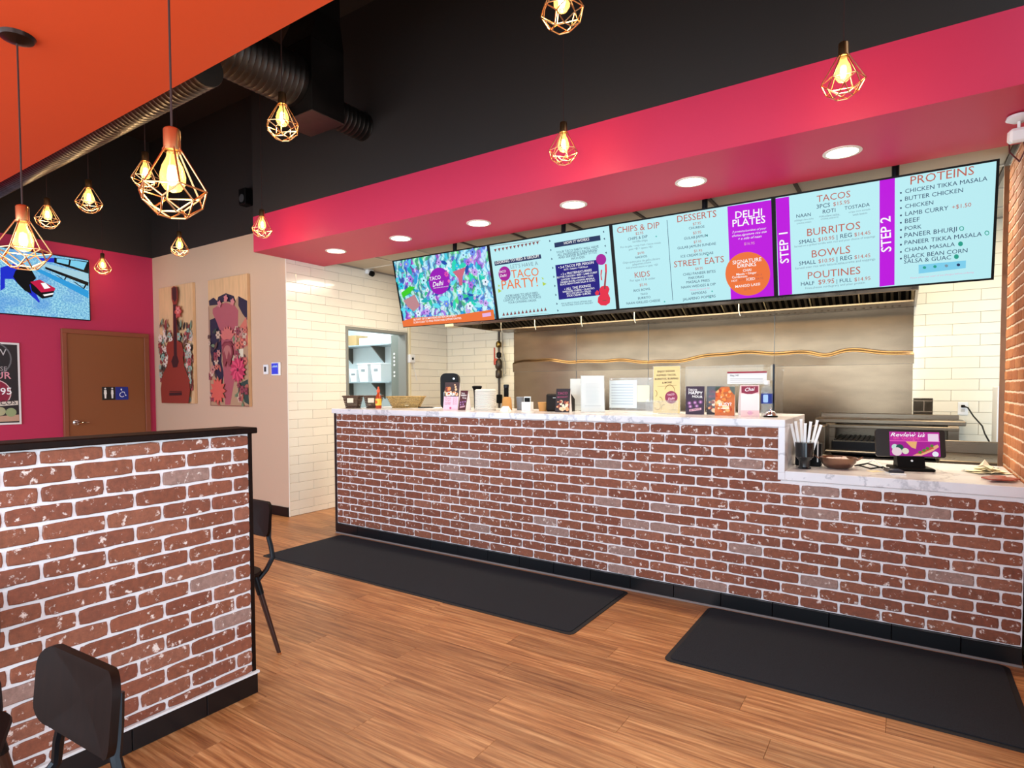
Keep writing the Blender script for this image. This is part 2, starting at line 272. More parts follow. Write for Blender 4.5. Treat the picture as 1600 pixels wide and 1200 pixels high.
PR={'tv4': ([('TACOS',(0.217,0.886),(0.38,0.886),'red',''),('3PCS',(0.216,0.825),(0.282,0.826),'navy',''),('$15.95',(0.298,0.827),(0.376,0.828),'red',''),('NAAN',(0.112,0.767),(0.186,0.765),'navy',''),('ROTI',(0.246,0.771),(0.308,0.769),'navy',''),('TOSTADA',(0.352,0.776),(0.47,0.777),'navy',''),('BURRITOS',(0.166,0.575),(0.427,0.579),'red',''),('BOWLS',(0.188,0.359),(0.379,0.364),'red',''),('POUTINES',(0.166,0.149),(0.428,0.155),'red',''),('PROTEINS',(0.65,0.911),(0.91,0.913),'red',''),('CHICKEN TIKKA MASALA',(0.628,0.844),(0.963,0.845),'navy',''),('BUTTER CHICKEN',(0.628,0.777),(0.869,0.779),'navy',''),('CHICKEN',(0.629,0.71),(0.749,0.71),'navy',''),('LAMB CURRY',(0.63,0.642),(0.812,0.643),'navy',''),('+$1.50',(0.827,0.645),(0.904,0.647),'red',''),('BEEF',(0.629,0.577),(0.693,0.577),'navy',''),('PORK',(0.629,0.512),(0.702,0.512),'navy',''),('PANEER BHURJI',(0.628,0.448),(0.85,0.449),'navy',''),('PANEER TIKKA MASALA',(0.629,0.382),(0.951,0.382),'navy',''),('CHANA MASALA',(0.63,0.316),(0.844,0.32),'navy',''),('BLACK BEAN CORN',(0.628,0.255),(0.896,0.254),'navy',''),('SALSA & GUAC',(0.628,0.21),(0.83,0.207),'navy',''),('STEP 1',(0.067,0.334),(0.064,0.642),'white','b'),('STEP 2',(0.57,0.337),(0.564,0.66),'white','b'),('SMALL',(0.123,0.507),(0.21,0.51),'navy',''),('$10.95',(0.222,0.51),(0.302,0.512),'red',''),('| REG',(0.314,0.513),(0.387,0.515),'navy',''),('$14.45',(0.399,0.515),(0.474,0.517),'red',''),('SMALL',(0.121,0.296),(0.208,0.298),'navy',''),('$10.95',(0.221,0.298),(0.301,0.299),'red',''),('| REG',(0.313,0.3),(0.387,0.301),'navy',''),('$14.45',(0.399,0.301),(0.474,0.303),'red',''),('HALF',(0.129,0.088),(0.199,0.088),'navy',''),('$9.95',(0.219,0.087),(0.3,0.087),'red',''),('| FULL',(0.312,0.087),(0.387,0.087),'navy',''),('$14.95',(0.399,0.086),(0.475,0.086),'red',''),('Served on a grilled tortilla with rice and your choice of toppings',(0.098,0.478),(0.496,0.484),'grey',''),('Served over rice with lettuce,salsa,crema and toppings',(0.1,0.258),(0.497,0.271),'grey',''),('Fries,cheese curds,gravy and your protein',(0.152,0.049),(0.449,0.056),'grey',''),('cabbage slaw,salsa',(0.101,0.734),(0.199,0.731),'grey',''),('crema,onion',(0.113,0.704),(0.187,0.703),'grey',''),('roti,slaw,salsa,',(0.228,0.738),(0.33,0.732),'grey',''),('crema,cilantro',(0.236,0.713),(0.322,0.711),'grey',''),('crispy corn tostada',(0.372,0.74),(0.473,0.741),'grey',''),('with beans',(0.391,0.708),(0.459,0.71),'grey',''),('Please advise our team of any allergies before ordering',(0.658,0.064),(0.925,0.067),'pink','')],[([(0.005,0.985),(0.076,0.984),(0.081,0.011),(0.01,-0.001)],'magenta'),([(0.514,0.995),(0.582,0.996),(0.587,0.019),(0.518,0.013)],'magenta'),([(0.693,0.185),(0.892,0.183),(0.892,0.116),(0.694,0.104)],'boxblue'),([(0.605,0.86),(0.613,0.859),(0.613,0.845),(0.606,0.846)],'navy'),([(0.606,0.792),(0.614,0.791),(0.614,0.777),(0.606,0.778)],'navy'),([(0.606,0.725),(0.614,0.724),(0.614,0.71),(0.607,0.711)],'navy'),([(0.607,0.659),(0.615,0.659),(0.615,0.644),(0.607,0.645)],'navy'),([(0.607,0.593),(0.615,0.593),(0.615,0.578),(0.608,0.579)],'navy'),([(0.608,0.528),(0.616,0.528),(0.616,0.513),(0.608,0.514)],'navy'),([(0.608,0.461),(0.616,0.461),(0.616,0.446),(0.609,0.447)],'navy'),([(0.609,0.394),(0.617,0.394),(0.617,0.379),(0.609,0.379)],'navy'),([(0.61,0.328),(0.617,0.328),(0.617,0.313),(0.61,0.313)],'navy'),([(0.61,0.266),(0.618,0.266),(0.618,0.251),(0.61,0.251)],'navy'),([(0.879,0.465),(0.878,0.456),(0.876,0.45),(0.872,0.447),(0.867,0.448),(0.863,0.453),(0.861,0.461),(0.859,0.47),(0.86,0.479),(0.863,0.485),(0.867,0.488),(0.871,0.487),(0.875,0.482),(0.878,0.474)],'teal'),([(0.876,0.466),(0.875,0.46),(0.873,0.456),(0.871,0.454),(0.868,0.454),(0.865,0.458),(0.863,0.463),(0.863,0.469),(0.863,0.475),(0.865,0.48),(0.868,0.482),(0.87,0.481),(0.873,0.477),(0.875,0.472)],'paleb'),([(0.98,0.401),(0.979,0.392),(0.977,0.386),(0.973,0.383),(0.969,0.384),(0.965,0.389),(0.963,0.396),(0.961,0.406),(0.962,0.414),(0.965,0.421),(0.968,0.424),(0.972,0.423),(0.976,0.418),(0.979,0.41)],'teal'),([(0.977,0.402),(0.977,0.396),(0.975,0.391),(0.972,0.389),(0.97,0.39),(0.967,0.393),(0.965,0.399),(0.965,0.405),(0.965,0.411),(0.967,0.415),(0.969,0.417),(0.972,0.416),(0.974,0.413),(0.976,0.408)],'paleb'),([(0.877,0.332),(0.876,0.323),(0.873,0.317),(0.87,0.313),(0.865,0.314),(0.861,0.319),(0.858,0.327),(0.857,0.337),(0.858,0.346),(0.861,0.352),(0.864,0.356),(0.869,0.355),(0.873,0.35),(0.876,0.342)],'teal'),([(0.862,0.223),(0.861,0.214),(0.858,0.207),(0.854,0.204),(0.85,0.205),(0.846,0.21),(0.843,0.218),(0.842,0.227),(0.843,0.236),(0.845,0.243),(0.849,0.247),(0.854,0.246),(0.858,0.241),(0.861,0.233)],'teal'),([(0.726,0.154),(0.725,0.147),(0.723,0.143),(0.719,0.142),(0.715,0.145),(0.712,0.15),(0.711,0.157),(0.712,0.163),(0.715,0.167),(0.719,0.168),(0.722,0.166),(0.725,0.16)],'teal'),([(0.771,0.153),(0.77,0.147),(0.767,0.143),(0.763,0.142),(0.76,0.144),(0.757,0.15),(0.756,0.156),(0.757,0.163),(0.759,0.167),(0.763,0.168),(0.767,0.166),(0.77,0.16)],'teal'),([(0.819,0.151),(0.818,0.145),(0.816,0.14),(0.812,0.139),(0.808,0.142),(0.806,0.147),(0.805,0.154),(0.805,0.16),(0.808,0.164),(0.812,0.165),(0.815,0.163),(0.818,0.158)],'grey'),([(0.869,0.149),(0.868,0.143),(0.865,0.139),(0.862,0.138),(0.858,0.14),(0.855,0.146),(0.854,0.152),(0.855,0.159),(0.858,0.163),(0.861,0.164),(0.865,0.161),(0.868,0.156)],'navy')]),'tv3': ([('CHIPS & DIP',(0.035,0.892),(0.326,0.878),'red',''),('$2.95',(0.163,0.84),(0.215,0.838),'red',''),('CHIPS & DIP',(0.107,0.79),(0.242,0.791),'navy',''),('tortilla chips',(0.137,0.758),(0.24,0.753),'grey',''),('Pico de gallo • cotija fresh • house masala',(0.049,0.716),(0.327,0.706),'grey',''),('guac +$1 • queso +$1',(0.107,0.679),(0.269,0.673),'grey',''),('$4.95',(0.166,0.617),(0.212,0.618),'red',''),('NACHOS',(0.147,0.574),(0.23,0.573),'navy',''),('Chips,queso,pico de gallo,cilantro',(0.057,0.533),(0.315,0.53),'grey',''),('jalapenos,crema',(0.124,0.499),(0.253,0.502),'grey',''),('Add protein,beans or guac +$3',(0.076,0.469),(0.297,0.466),'grey',''),('KIDS',(0.134,0.354),(0.239,0.354),'red',''),('For ages 12 & under',(0.098,0.314),(0.274,0.315),'grey',''),('$5.95',(0.163,0.249),(0.216,0.25),'red',''),('RICE BOWL',(0.118,0.191),(0.236,0.197),'navy',''),('TACO',(0.164,0.144),(0.213,0.146),'navy',''),('BURRITO',(0.145,0.098),(0.232,0.102),'navy',''),('NAAN GRILLED CHEESE',(0.059,0.049),(0.296,0.053),'navy',''),('DESSERTS',(0.443,0.906),(0.684,0.901),'red',''),('$7.95',(0.539,0.849),(0.589,0.848),'red',''),('CHURROS',(0.513,0.811),(0.609,0.807),'navy',''),('$3.95',(0.537,0.753),(0.588,0.753),'red',''),('GULAB JAMUN',(0.479,0.709),(0.626,0.708),'navy',''),('$7.95',(0.538,0.656),(0.585,0.655),'red',''),('GULAB JAMUN SUNDAE',(0.433,0.615),(0.673,0.611),'navy',''),('$1.95',(0.537,0.559),(0.587,0.557),'red',''),('ICE CREAM SUNDAE',(0.451,0.519),(0.654,0.517),'navy',''),('STREET EATS',(0.404,0.422),(0.716,0.417),'red',''),('$8.95',(0.538,0.366),(0.586,0.366),'red',''),('CHILI PANEER BITES',(0.459,0.317),(0.662,0.316),'navy',''),('PAKORAS',(0.492,0.271),(0.589,0.273),'navy',''),('MASALA FRIES',(0.477,0.227),(0.623,0.225),'navy',''),('NAAN WEDGES & DIP',(0.442,0.176),(0.659,0.179),'navy',''),('Masala & spiced dip',(0.497,0.14),(0.622,0.146),'pink',''),('SAMOSAS',(0.504,0.096),(0.6,0.099),'navy',''),('JALAPENO POPPERS',(0.447,0.039),(0.655,0.047),'navy',''),('DELHI',(0.793,0.852),(0.943,0.842),'white','b'),('PLATES',(0.775,0.77),(0.96,0.765),'white','b'),('2 proteins/combos of your',(0.771,0.707),(0.964,0.7),'white','i'),('choice,signature rice mix',(0.77,0.667),(0.967,0.664),'white','i'),('+ a side of naan',(0.804,0.627),(0.936,0.624),'white','i'),('$16.95',(0.837,0.567),(0.896,0.563),'pink',''),('SIGNATURE',(0.766,0.381),(0.932,0.384),'white','b'),('DRINKS',(0.794,0.338),(0.901,0.339),'white','b'),('CHAI',(0.824,0.291),(0.872,0.292),'white','b'),('Masala • Ginger',(0.785,0.26),(0.902,0.26),'white','b'),('Cardamom',(0.759,0.232),(0.847,0.231),'white','b'),('$4.95 | $5.15',(0.854,0.235),(0.932,0.235),'red',''),('HOT',(0.755,0.195),(0.79,0.195),'white','b'),('$3.95',(0.797,0.197),(0.836,0.199),'red',''),('ICED',(0.843,0.194),(0.891,0.195),'white','b'),('$4.95',(0.898,0.194),(0.938,0.194),'red',''),('MANGO LASSI',(0.776,0.128),(0.919,0.133),'white','b'),('$5.95',(0.827,0.094),(0.866,0.096),'red','')],[([(0.75,0.986),(1.001,0.979),(1.009,0.003),(0.746,0.007)],'magenta'),([(0.977,0.242),(0.976,0.277),(0.972,0.312),(0.966,0.346),(0.956,0.378),(0.944,0.408),(0.929,0.434),(0.913,0.456),(0.895,0.473),(0.876,0.486),(0.856,0.493),(0.836,0.494),(0.816,0.491),(0.797,0.481),(0.779,0.466),(0.763,0.446),(0.749,0.422),(0.737,0.393),(0.728,0.361),(0.723,0.327),(0.72,0.29),(0.721,0.254),(0.725,0.217),(0.732,0.182),(0.742,0.148),(0.755,0.118),(0.77,0.091),(0.787,0.069),(0.806,0.052),(0.826,0.04),(0.846,0.034),(0.866,0.034),(0.886,0.039),(0.905,0.05),(0.922,0.067),(0.938,0.087),(0.951,0.113),(0.962,0.141),(0.97,0.173),(0.975,0.207)],'orange'),([(0.376,0.95),(0.379,0.949),(0.382,0.052),(0.379,0.052)],'navy')]),'tv2': ([('LOOKING TO FEED A GROUP?',(0.042,0.74),(0.432,0.748),'white','b'),("LET'S HAVE A",(0.174,0.655),(0.415,0.653),'grey',''),('TACO',(0.171,0.53),(0.413,0.52),'orange','tall'),('PARTY!',(0.073,0.395),(0.394,0.386),'orange','tall'),("WE'RE HERE TO HELP FEED",(0.094,0.288),(0.385,0.288),'navy',''),('YOUR HANGRY OUT OR NIGHT',(0.083,0.261),(0.399,0.26),'navy',''),('CONTACT US TODAY TO PLACE',(0.07,0.231),(0.408,0.231),'navy',''),('YOUR CATERING ORDER',(0.111,0.197),(0.365,0.196),'navy',''),('TACO',(0.061,0.615),(0.128,0.619),'white','b'),('Delhi',(0.068,0.562),(0.131,0.562),'white','bi'),('HOW IT WORKS',(0.645,0.857),(0.842,0.861),'white','b'),('YOUR TACO PARTY WILL HAVE',(0.576,0.761),(0.907,0.761),'navy',''),('ALL INGREDIENTS PACKAGED',(0.584,0.728),(0.895,0.727),'navy',''),('AND SERVED BUFFET STYLE',(0.589,0.694),(0.89,0.698),'navy',''),('INCLUDES:',(0.69,0.66),(0.797,0.662),'navy',''),('• 3-4 TACOS PER PERSON',(0.58,0.572),(0.859,0.581),'white','b'),('ROTI • NAAN • TORTILLA',(0.623,0.542),(0.813,0.544),'white','b'),('• 2 x PROTEINS/CURRIES',(0.595,0.486),(0.839,0.494),'white','b'),('BUTTER CHICKEN • BEEF • LAMB CURRY',(0.561,0.454),(0.88,0.462),'white','b'),('CHICKEN TIKKA MASALA • PORK',(0.591,0.42),(0.848,0.428),'white','b'),('PANEER BHURJI • CHANA MASALA',(0.585,0.389),(0.853,0.396),'white','b'),('BLACK BEAN CORN SALSA & GUAC',(0.581,0.362),(0.858,0.368),'white','b'),('• ALL THE FIXINGS',(0.61,0.296),(0.821,0.308),'white','b'),('SHREDDED CHEESE • CILANTRO',(0.594,0.268),(0.847,0.274),'white','b'),('PICO DE GALLO • SALSA',(0.624,0.239),(0.818,0.246),'white','b'),('SOUR CREAM • E-MORE',(0.625,0.21),(0.815,0.217),'white','b'),('ASK US ABOUT VEGAN OPTIONS AND',(0.57,0.125),(0.817,0.125),'navy',''),('GLUTEN FREE CHOICES BY REQUEST',(0.575,0.1),(0.825,0.099),'navy','')],[([(0.029,0.777),(0.443,0.783),(0.446,0.73),(0.03,0.72)],'navy'),([(0.565,0.895),(0.923,0.901),(0.924,0.841),(0.565,0.837)],'navy'),([(0.554,0.622),(0.892,0.62),(0.884,0.193),(0.553,0.185)],'deepblue'),([(0.163,0.59),(0.164,0.608),(0.162,0.627),(0.159,0.644),(0.153,0.66),(0.146,0.673),(0.138,0.684),(0.128,0.691),(0.118,0.695),(0.107,0.695),(0.096,0.692),(0.086,0.685),(0.077,0.675),(0.069,0.662),(0.062,0.646),(0.058,0.629),(0.055,0.61),(0.054,0.591),(0.056,0.572),(0.059,0.555),(0.065,0.539),(0.072,0.525),(0.081,0.515),(0.09,0.507),(0.101,0.504),(0.112,0.504),(0.122,0.507),(0.132,0.515),(0.142,0.525),(0.15,0.538),(0.156,0.554),(0.161,0.571)],'magenta2'),([(0.952,0.609),(0.952,0.626),(0.949,0.642),(0.944,0.657),(0.937,0.669),(0.928,0.678),(0.918,0.682),(0.908,0.682),(0.899,0.677),(0.89,0.669),(0.883,0.657),(0.879,0.642),(0.876,0.625),(0.877,0.608),(0.88,0.591),(0.885,0.576),(0.892,0.564),(0.901,0.556),(0.911,0.552),(0.921,0.552),(0.93,0.557),(0.939,0.565),(0.945,0.578),(0.95,0.592)],'magenta2'),([(0.041,0.936),(0.067,0.939),(0.053,0.895)],'brown'),([(0.077,0.937),(0.103,0.94),(0.089,0.896)],'brown'),([(0.113,0.938),(0.138,0.941),(0.124,0.897)],'brown'),([(0.148,0.938),(0.173,0.941),(0.159,0.898)],'brown'),([(0.183,0.939),(0.207,0.942),(0.194,0.899)],'brown'),([(0.217,0.94),(0.242,0.943),(0.228,0.9)],'brown'),([(0.251,0.941),(0.276,0.944),(0.262,0.901)],'brown'),([(0.285,0.941),(0.31,0.944),(0.296,0.902)],'brown'),([(0.319,0.942),(0.343,0.945),(0.33,0.903)],'brown'),([(0.352,0.943),(0.376,0.946),(0.363,0.904)],'brown'),([(0.385,0.944),(0.409,0.946),(0.396,0.905)],'brown'),([(0.418,0.944),(0.442,0.947),(0.429,0.905)],'brown'),([(0.041,0.041),(0.066,0.042),(0.056,0.09)],'brown'),([(0.077,0.042),(0.102,0.044),(0.092,0.092)],'brown'),([(0.113,0.044),(0.137,0.046),(0.128,0.093)],'brown'),([(0.148,0.046),(0.172,0.047),(0.163,0.095)],'brown'),([(0.183,0.048),(0.207,0.049),(0.198,0.096)],'brown'),([(0.218,0.049),(0.242,0.051),(0.232,0.098)],'brown'),([(0.253,0.051),(0.276,0.053),(0.267,0.099)],'brown'),([(0.287,0.053),(0.31,0.054),(0.301,0.101)],'brown'),([(0.321,0.054),(0.343,0.056),(0.334,0.102)],'brown'),([(0.354,0.056),(0.377,0.057),(0.368,0.104)],'brown'),([(0.388,0.058),(0.41,0.059),(0.401,0.105)],'brown'),([(0.421,0.059),(0.443,0.061),(0.434,0.107)],'brown'),([(0.007,0.984),(0.456,0.954),(0.456,0.95),(0.006,0.979)],'brown'),([(0.023,0.018),(0.459,0.027),(0.459,0.024),(0.023,0.013)],'brown'),([(0.528,0.943),(0.539,0.924),(0.528,0.914)],'navy'),([(0.529,0.832),(0.539,0.813),(0.529,0.803)],'navy'),([(0.529,0.721),(0.54,0.702),(0.529,0.691)],'navy'),([(0.529,0.609),(0.54,0.59),(0.529,0.579)],'navy'),([(0.53,0.496),(0.54,0.477),(0.53,0.466)],'navy'),([(0.53,0.383),(0.541,0.363),(0.53,0.352)],'navy'),([(0.53,0.268),(0.541,0.249),(0.53,0.238)],'navy'),([(0.531,0.153),(0.542,0.134),(0.531,0.123)],'navy'),([(0.532,0.067),(0.543,0.047),(0.534,0.034)],'navy'),([(0.956,0.946),(0.946,0.935),(0.956,0.918)],'navy'),([(0.957,0.864),(0.947,0.854),(0.958,0.836)],'navy'),([(0.959,0.782),(0.949,0.771),(0.959,0.754)],'navy'),([(0.961,0.7),(0.95,0.689),(0.961,0.672)],'navy'),([(0.035,0.413),(0.067,0.377),(0.033,0.356)],'lime'),([(0.038,0.47),(0.058,0.45),(0.043,0.435)],'lime'),([(0.435,0.434),(0.467,0.403),(0.436,0.382)],'lime'),([(0.43,0.495),(0.447,0.479),(0.443,0.455)],'lime'),([(0.942,0.559),(0.954,0.554),(0.951,0.47),(0.933,0.299),(0.95,0.291),(0.959,0.254),(0.946,0.204),(0.958,0.145),(0.952,0.089),(0.921,0.06),(0.883,0.068),(0.861,0.108),(0.867,0.165),(0.886,0.203),(0.881,0.256),(0.896,0.295),(0.919,0.302),(0.938,0.463)],'guitar'),([(0.938,0.463),(0.946,0.461),(0.929,0.259),(0.918,0.261)],'brown'),([(0.899,0.128),(0.928,0.128),(0.929,0.118),(0.899,0.118)],'brown'),([(0.846,0.225),(0.865,0.259),(0.88,0.236),(0.874,0.2),(0.854,0.193)],'guitar'),([(0.907,0.494),(0.918,0.495),(0.908,0.427),(0.911,0.365),(0.901,0.377),(0.902,0.439)],'guitar')]),'tv1': ([('TACO',(0.39,0.637),(0.512,0.647),'white','b'),('Delhi',(0.413,0.549),(0.534,0.556),'white','bi'),('INDIAN INSPIRED MEXICAN FOOD',(0.417,0.522),(0.577,0.524),'white','b'),('BE PART OF SOMETHING EXTRAORDINARY',(0.143,0.084),(0.619,0.092),'white','b'),('SCAN CODE TO FIND FRANCHISE OPPORTUNITIES',(0.138,0.042),(0.661,0.05),'white','b')],[([(0.005,0.094),(0.137,0.128),(0.248,0.126),(0.63,0.114),(0.931,0.138),(0.989,0.141),(0.988,0.002),(0.01,0.004)],'orange'),([(0.598,0.599),(0.6,0.629),(0.599,0.658),(0.596,0.686),(0.59,0.712),(0.581,0.737),(0.57,0.758),(0.558,0.776),(0.544,0.79),(0.528,0.8),(0.511,0.806),(0.494,0.807),(0.477,0.804),(0.46,0.795),(0.443,0.783),(0.428,0.766),(0.414,0.746),(0.402,0.723),(0.392,0.696),(0.385,0.668),(0.38,0.639),(0.378,0.608),(0.378,0.579),(0.382,0.55),(0.388,0.522),(0.397,0.498),(0.408,0.476),(0.421,0.458),(0.436,0.444),(0.452,0.434),(0.469,0.429),(0.486,0.428),(0.504,0.433),(0.521,0.442),(0.537,0.455),(0.552,0.472),(0.566,0.493),(0.577,0.516),(0.587,0.543),(0.594,0.57)],'purple'),([(0.876,0.1),(0.961,0.106),(0.959,0.056),(0.875,0.05)],'pinkish')]),'tvl': ([],[([(0.331,0.687),(0.426,0.778),(0.489,0.768),(0.543,0.731),(0.585,0.595),(0.54,0.513),(0.607,0.233),(0.601,0.208),(0.484,0.418),(0.417,0.54),(0.36,0.525),(0.358,0.387),(0.326,0.334)],'blueb'),([(0.435,0.671),(0.489,0.768),(0.548,0.732),(0.585,0.595),(0.534,0.476),(0.548,0.339),(0.5,0.375),(0.448,0.478),(0.418,0.574)],'black'),([(0.537,0.524),(0.607,0.577),(0.724,0.463),(0.705,0.326),(0.625,0.279),(0.549,0.386)],'black'),([(0.54,0.525),(0.612,0.579),(0.727,0.47),(0.721,0.426),(0.618,0.378),(0.583,0.453)],'redc'),([(0.617,0.527),(0.651,0.541),(0.69,0.467),(0.644,0.438)],'white'),([(0.631,0.346),(0.715,0.394),(0.706,0.362),(0.642,0.322)],'white'),([(0.726,0.964),(1.005,0.982),(0.999,0.78),(0.724,0.879)],'black'),([(0.746,0.958),(0.843,0.964),(0.836,0.882),(0.745,0.897)],'boxblue'),([(0.858,0.965),(0.989,0.967),(0.96,0.831),(0.848,0.873)],'boxblue'),([(0.594,0.822),(0.656,0.852),(0.999,0.773),(0.997,0.641),(0.792,0.704)],'palegrey'),([(0.655,0.798),(0.997,0.635),(0.996,0.571),(0.654,0.763)],'black'),([(0.886,0.613),(0.952,0.529),(0.978,0.623),(0.991,0.614),(0.958,0.506),(0.874,0.61)],'black'),([(0.745,0.686),(0.797,0.626),(0.815,0.692),(0.824,0.689),(0.802,0.61),(0.736,0.683)],'black'),([(0.589,0.915),(0.726,0.958),(0.724,0.885),(0.656,0.876)],'blueb'),([(0.543,0.748),(0.994,0.363),(0.995,0.489),(0.631,0.738)],'midblue')]),'p1': ([],[([(0.477,0.978),(0.55,0.99),(0.639,0.977),(0.664,0.937),(0.649,0.864),(0.608,0.832),(0.622,0.529),(0.742,0.506),(0.797,0.431),(0.77,0.378),(0.819,0.297),(0.94,0.202),(0.956,0.109),(0.902,0.002),(0.1,-0.003),(0.08,0.124),(0.156,0.249),(0.296,0.317),(0.332,0.399),(0.274,0.469),(0.328,0.523),(0.498,0.532),(0.514,0.843),(0.479,0.886)],'gwood'),([(0.523,0.836),(0.608,0.832),(0.602,0.394),(0.507,0.396)],'gdark'),([(0.426,0.356),(0.488,0.403),(0.607,0.401),(0.655,0.353),(0.6,0.306),(0.48,0.303)],'gdark'),([(0.341,0.089),(0.724,0.093),(0.722,0.069),(0.339,0.064)],'gdark'),([(0.496,0.973),(0.559,0.983),(0.629,0.97),(0.631,0.878),(0.572,0.854),(0.508,0.884)],'gdark')]),'p2': ([],[([(0.016,0.839),(0.148,0.859),(0.244,0.829),(0.276,0.859),(0.474,0.878),(0.675,0.847),(0.713,0.808),(0.787,0.841),(0.999,0.796),(1.01,0.008),(0.022,0.007)],'gwood2'),([(0.016,0.839),(0.148,0.859),(0.244,0.829),(0.276,0.859),(0.474,0.878),(0.675,0.847),(0.713,0.808),(0.664,0.792),(0.461,0.82),(0.25,0.798),(0.035,0.8)],'navyp'),([(0.036,0.686),(0.244,0.704),(0.363,0.599),(0.325,0.35),(0.381,0.249),(0.334,0.173),(0.128,0.276),(0.03,0.431)],'navyp'),([(0.787,0.841),(0.999,0.796),(0.991,0.652),(0.877,0.705),(0.782,0.769)],'navyp'),([(0.12,0.772),(0.25,0.791),(0.461,0.807),(0.683,0.779),(0.78,0.733),(0.764,0.612),(0.683,0.467),(0.737,0.368),(0.713,0.307),(0.6,0.123),(0.531,0.011),(0.399,0.01),(0.379,0.211),(0.35,0.4),(0.32,0.576),(0.2,0.68),(0.117,0.734)],'rosew'),([(0.745,0.172),(0.983,0.207),(1.01,0.014),(0.738,0.062)],'greend'),([(0.812,0.61),(0.973,0.677),(1.012,0.556),(0.998,0.46),(0.801,0.44)],'salmon'),([(0.738,0.442),(0.888,0.438),(0.873,0.33),(0.731,0.332)],'cream')])}# ------------------------------------------------------------------ setting
H=.0667; BL=.2046; ZB=.0964; X0=-.2571
MAG=mat('magenta_paint','#bf2a54',.55); BEIGE=mat('mauve_beige_paint','#cdac90',.6); BLK=mat('black_paint','#241c18',.7)
ORG=mat('orange_paint','#c23c08',.6); BEAM=mat('beam_magenta_paint','#cf2d50',.5); GROUT=mat('tile_grout','#b9aea0',.9)
TILE=mat('cream_wall_tile','#f4ecd6',.14,objvar=.03,coat=.3); TILEW=mat('white_wall_tile','#f8f2e2',.14,objvar=.03,coat=.3)
BASE=mat('black_base_tile','#0c0d10',.3,objvar=.2)
fl=structure('floor'); 
MB().box(-4.5,4.9,-5.4,3.1,-.12,-.006).build('subfloor',mat('subfloor','#4a2a16',.7),fl)
MB().box(-.43,4.64,.81,2.9,-.006,.004).build('kitchen_floor',mat('kitchen_floor_quarry','#5a4a42',.6),fl)
pw,plen=.152,1.22; cand=[]
r0=int(math.floor(-5.4/pw))
for r in range(r0,20):
    y0=r*pw+.008; yc=y0+pw/2
    if yc>2.9: continue
    off=(r*.437)%1*plen
    x=-5.6+off
    while x<4.9:
        xa,xb=max(x,-4.3),min(x+plen,4.65)
        if xb-xa>.03 and not (yc>.03 and xb>-.4) and not (yc>.18 and xa<-1.45):
            pass
        if xb-xa>.03 and not (yc>.2 and (xb<-1.43)) and not (yc>.12 and xa>-.4):
            if yc>.2: xa=max(xa,-1.43)
            if yc>.12: xb=min(xb,-.35)
            cand.append((xa,xb,y0))
        x+=plen
CX,CY=4.13,-3.8945
def inview(xa,xb,y0):
    for x in (xa,(xa+xb)/2,xb):
        dx,dy=x-CX,y0-CY; dz=dx*fw.x+dy*fw.y; sx=dx*rt.x+dy*rt.y
        if dz>.9 and -1.0<sx/dz<1.0: return True
    return False
vis=[c for c in cand if inview(*c)]; oth=[c for c in cand if not inview(*c)]
vis.sort(key=lambda c:(c[2]-CY)**2+((c[0]+c[1])/2-CX)**2)
pm={}
def plank(L,p):
    k=round(L,2)
    if k not in pm: pm[k]=MB().cbox(0,L-.0012,0,pw-.0012,-.006,0,.0008).mesh('plank',PLANK)
    return pm[k]
for xa,xb,y0 in vis[:300]: link('plank',plank(xb-xa,0),fl,(xa,y0,0))
mb=MB()
for xa,xb,y0 in vis[300:]+oth: mb.box(xa,xb-.0012,y0,y0+pw-.0012,-.006,0)
tag(mb.build('outlying_planks',PLANK,fl),kind='stuff')
# walls
w=structure('wall_left'); MB().box(-4.42,-4.298,-5.4,.182,0,3.165).build('painted_panel',MAG,w); MB().box(-4.42,-4.298,-5.4,.182,3.165,4.7).build('upper_panel',BLK,w)
w=structure('wall_rear'); MB().box(-4.42,-1.437,.182,.30,0,3.165).build('painted_panel',BEIGE,w); MB().box(-4.42,-1.43,.180,.30,3.165,4.7).build('upper_panel',BLK,w)
b=structure('baseboard_rear'); MB().box(-4.298,-1.45,.168,.182,0,.10).build('base_strip',BASE,b)
b=structure('baseboard_left'); MB().box(-4.298,-4.284,-5.4,-.90,0,.10).build('base_strip',BASE,b)
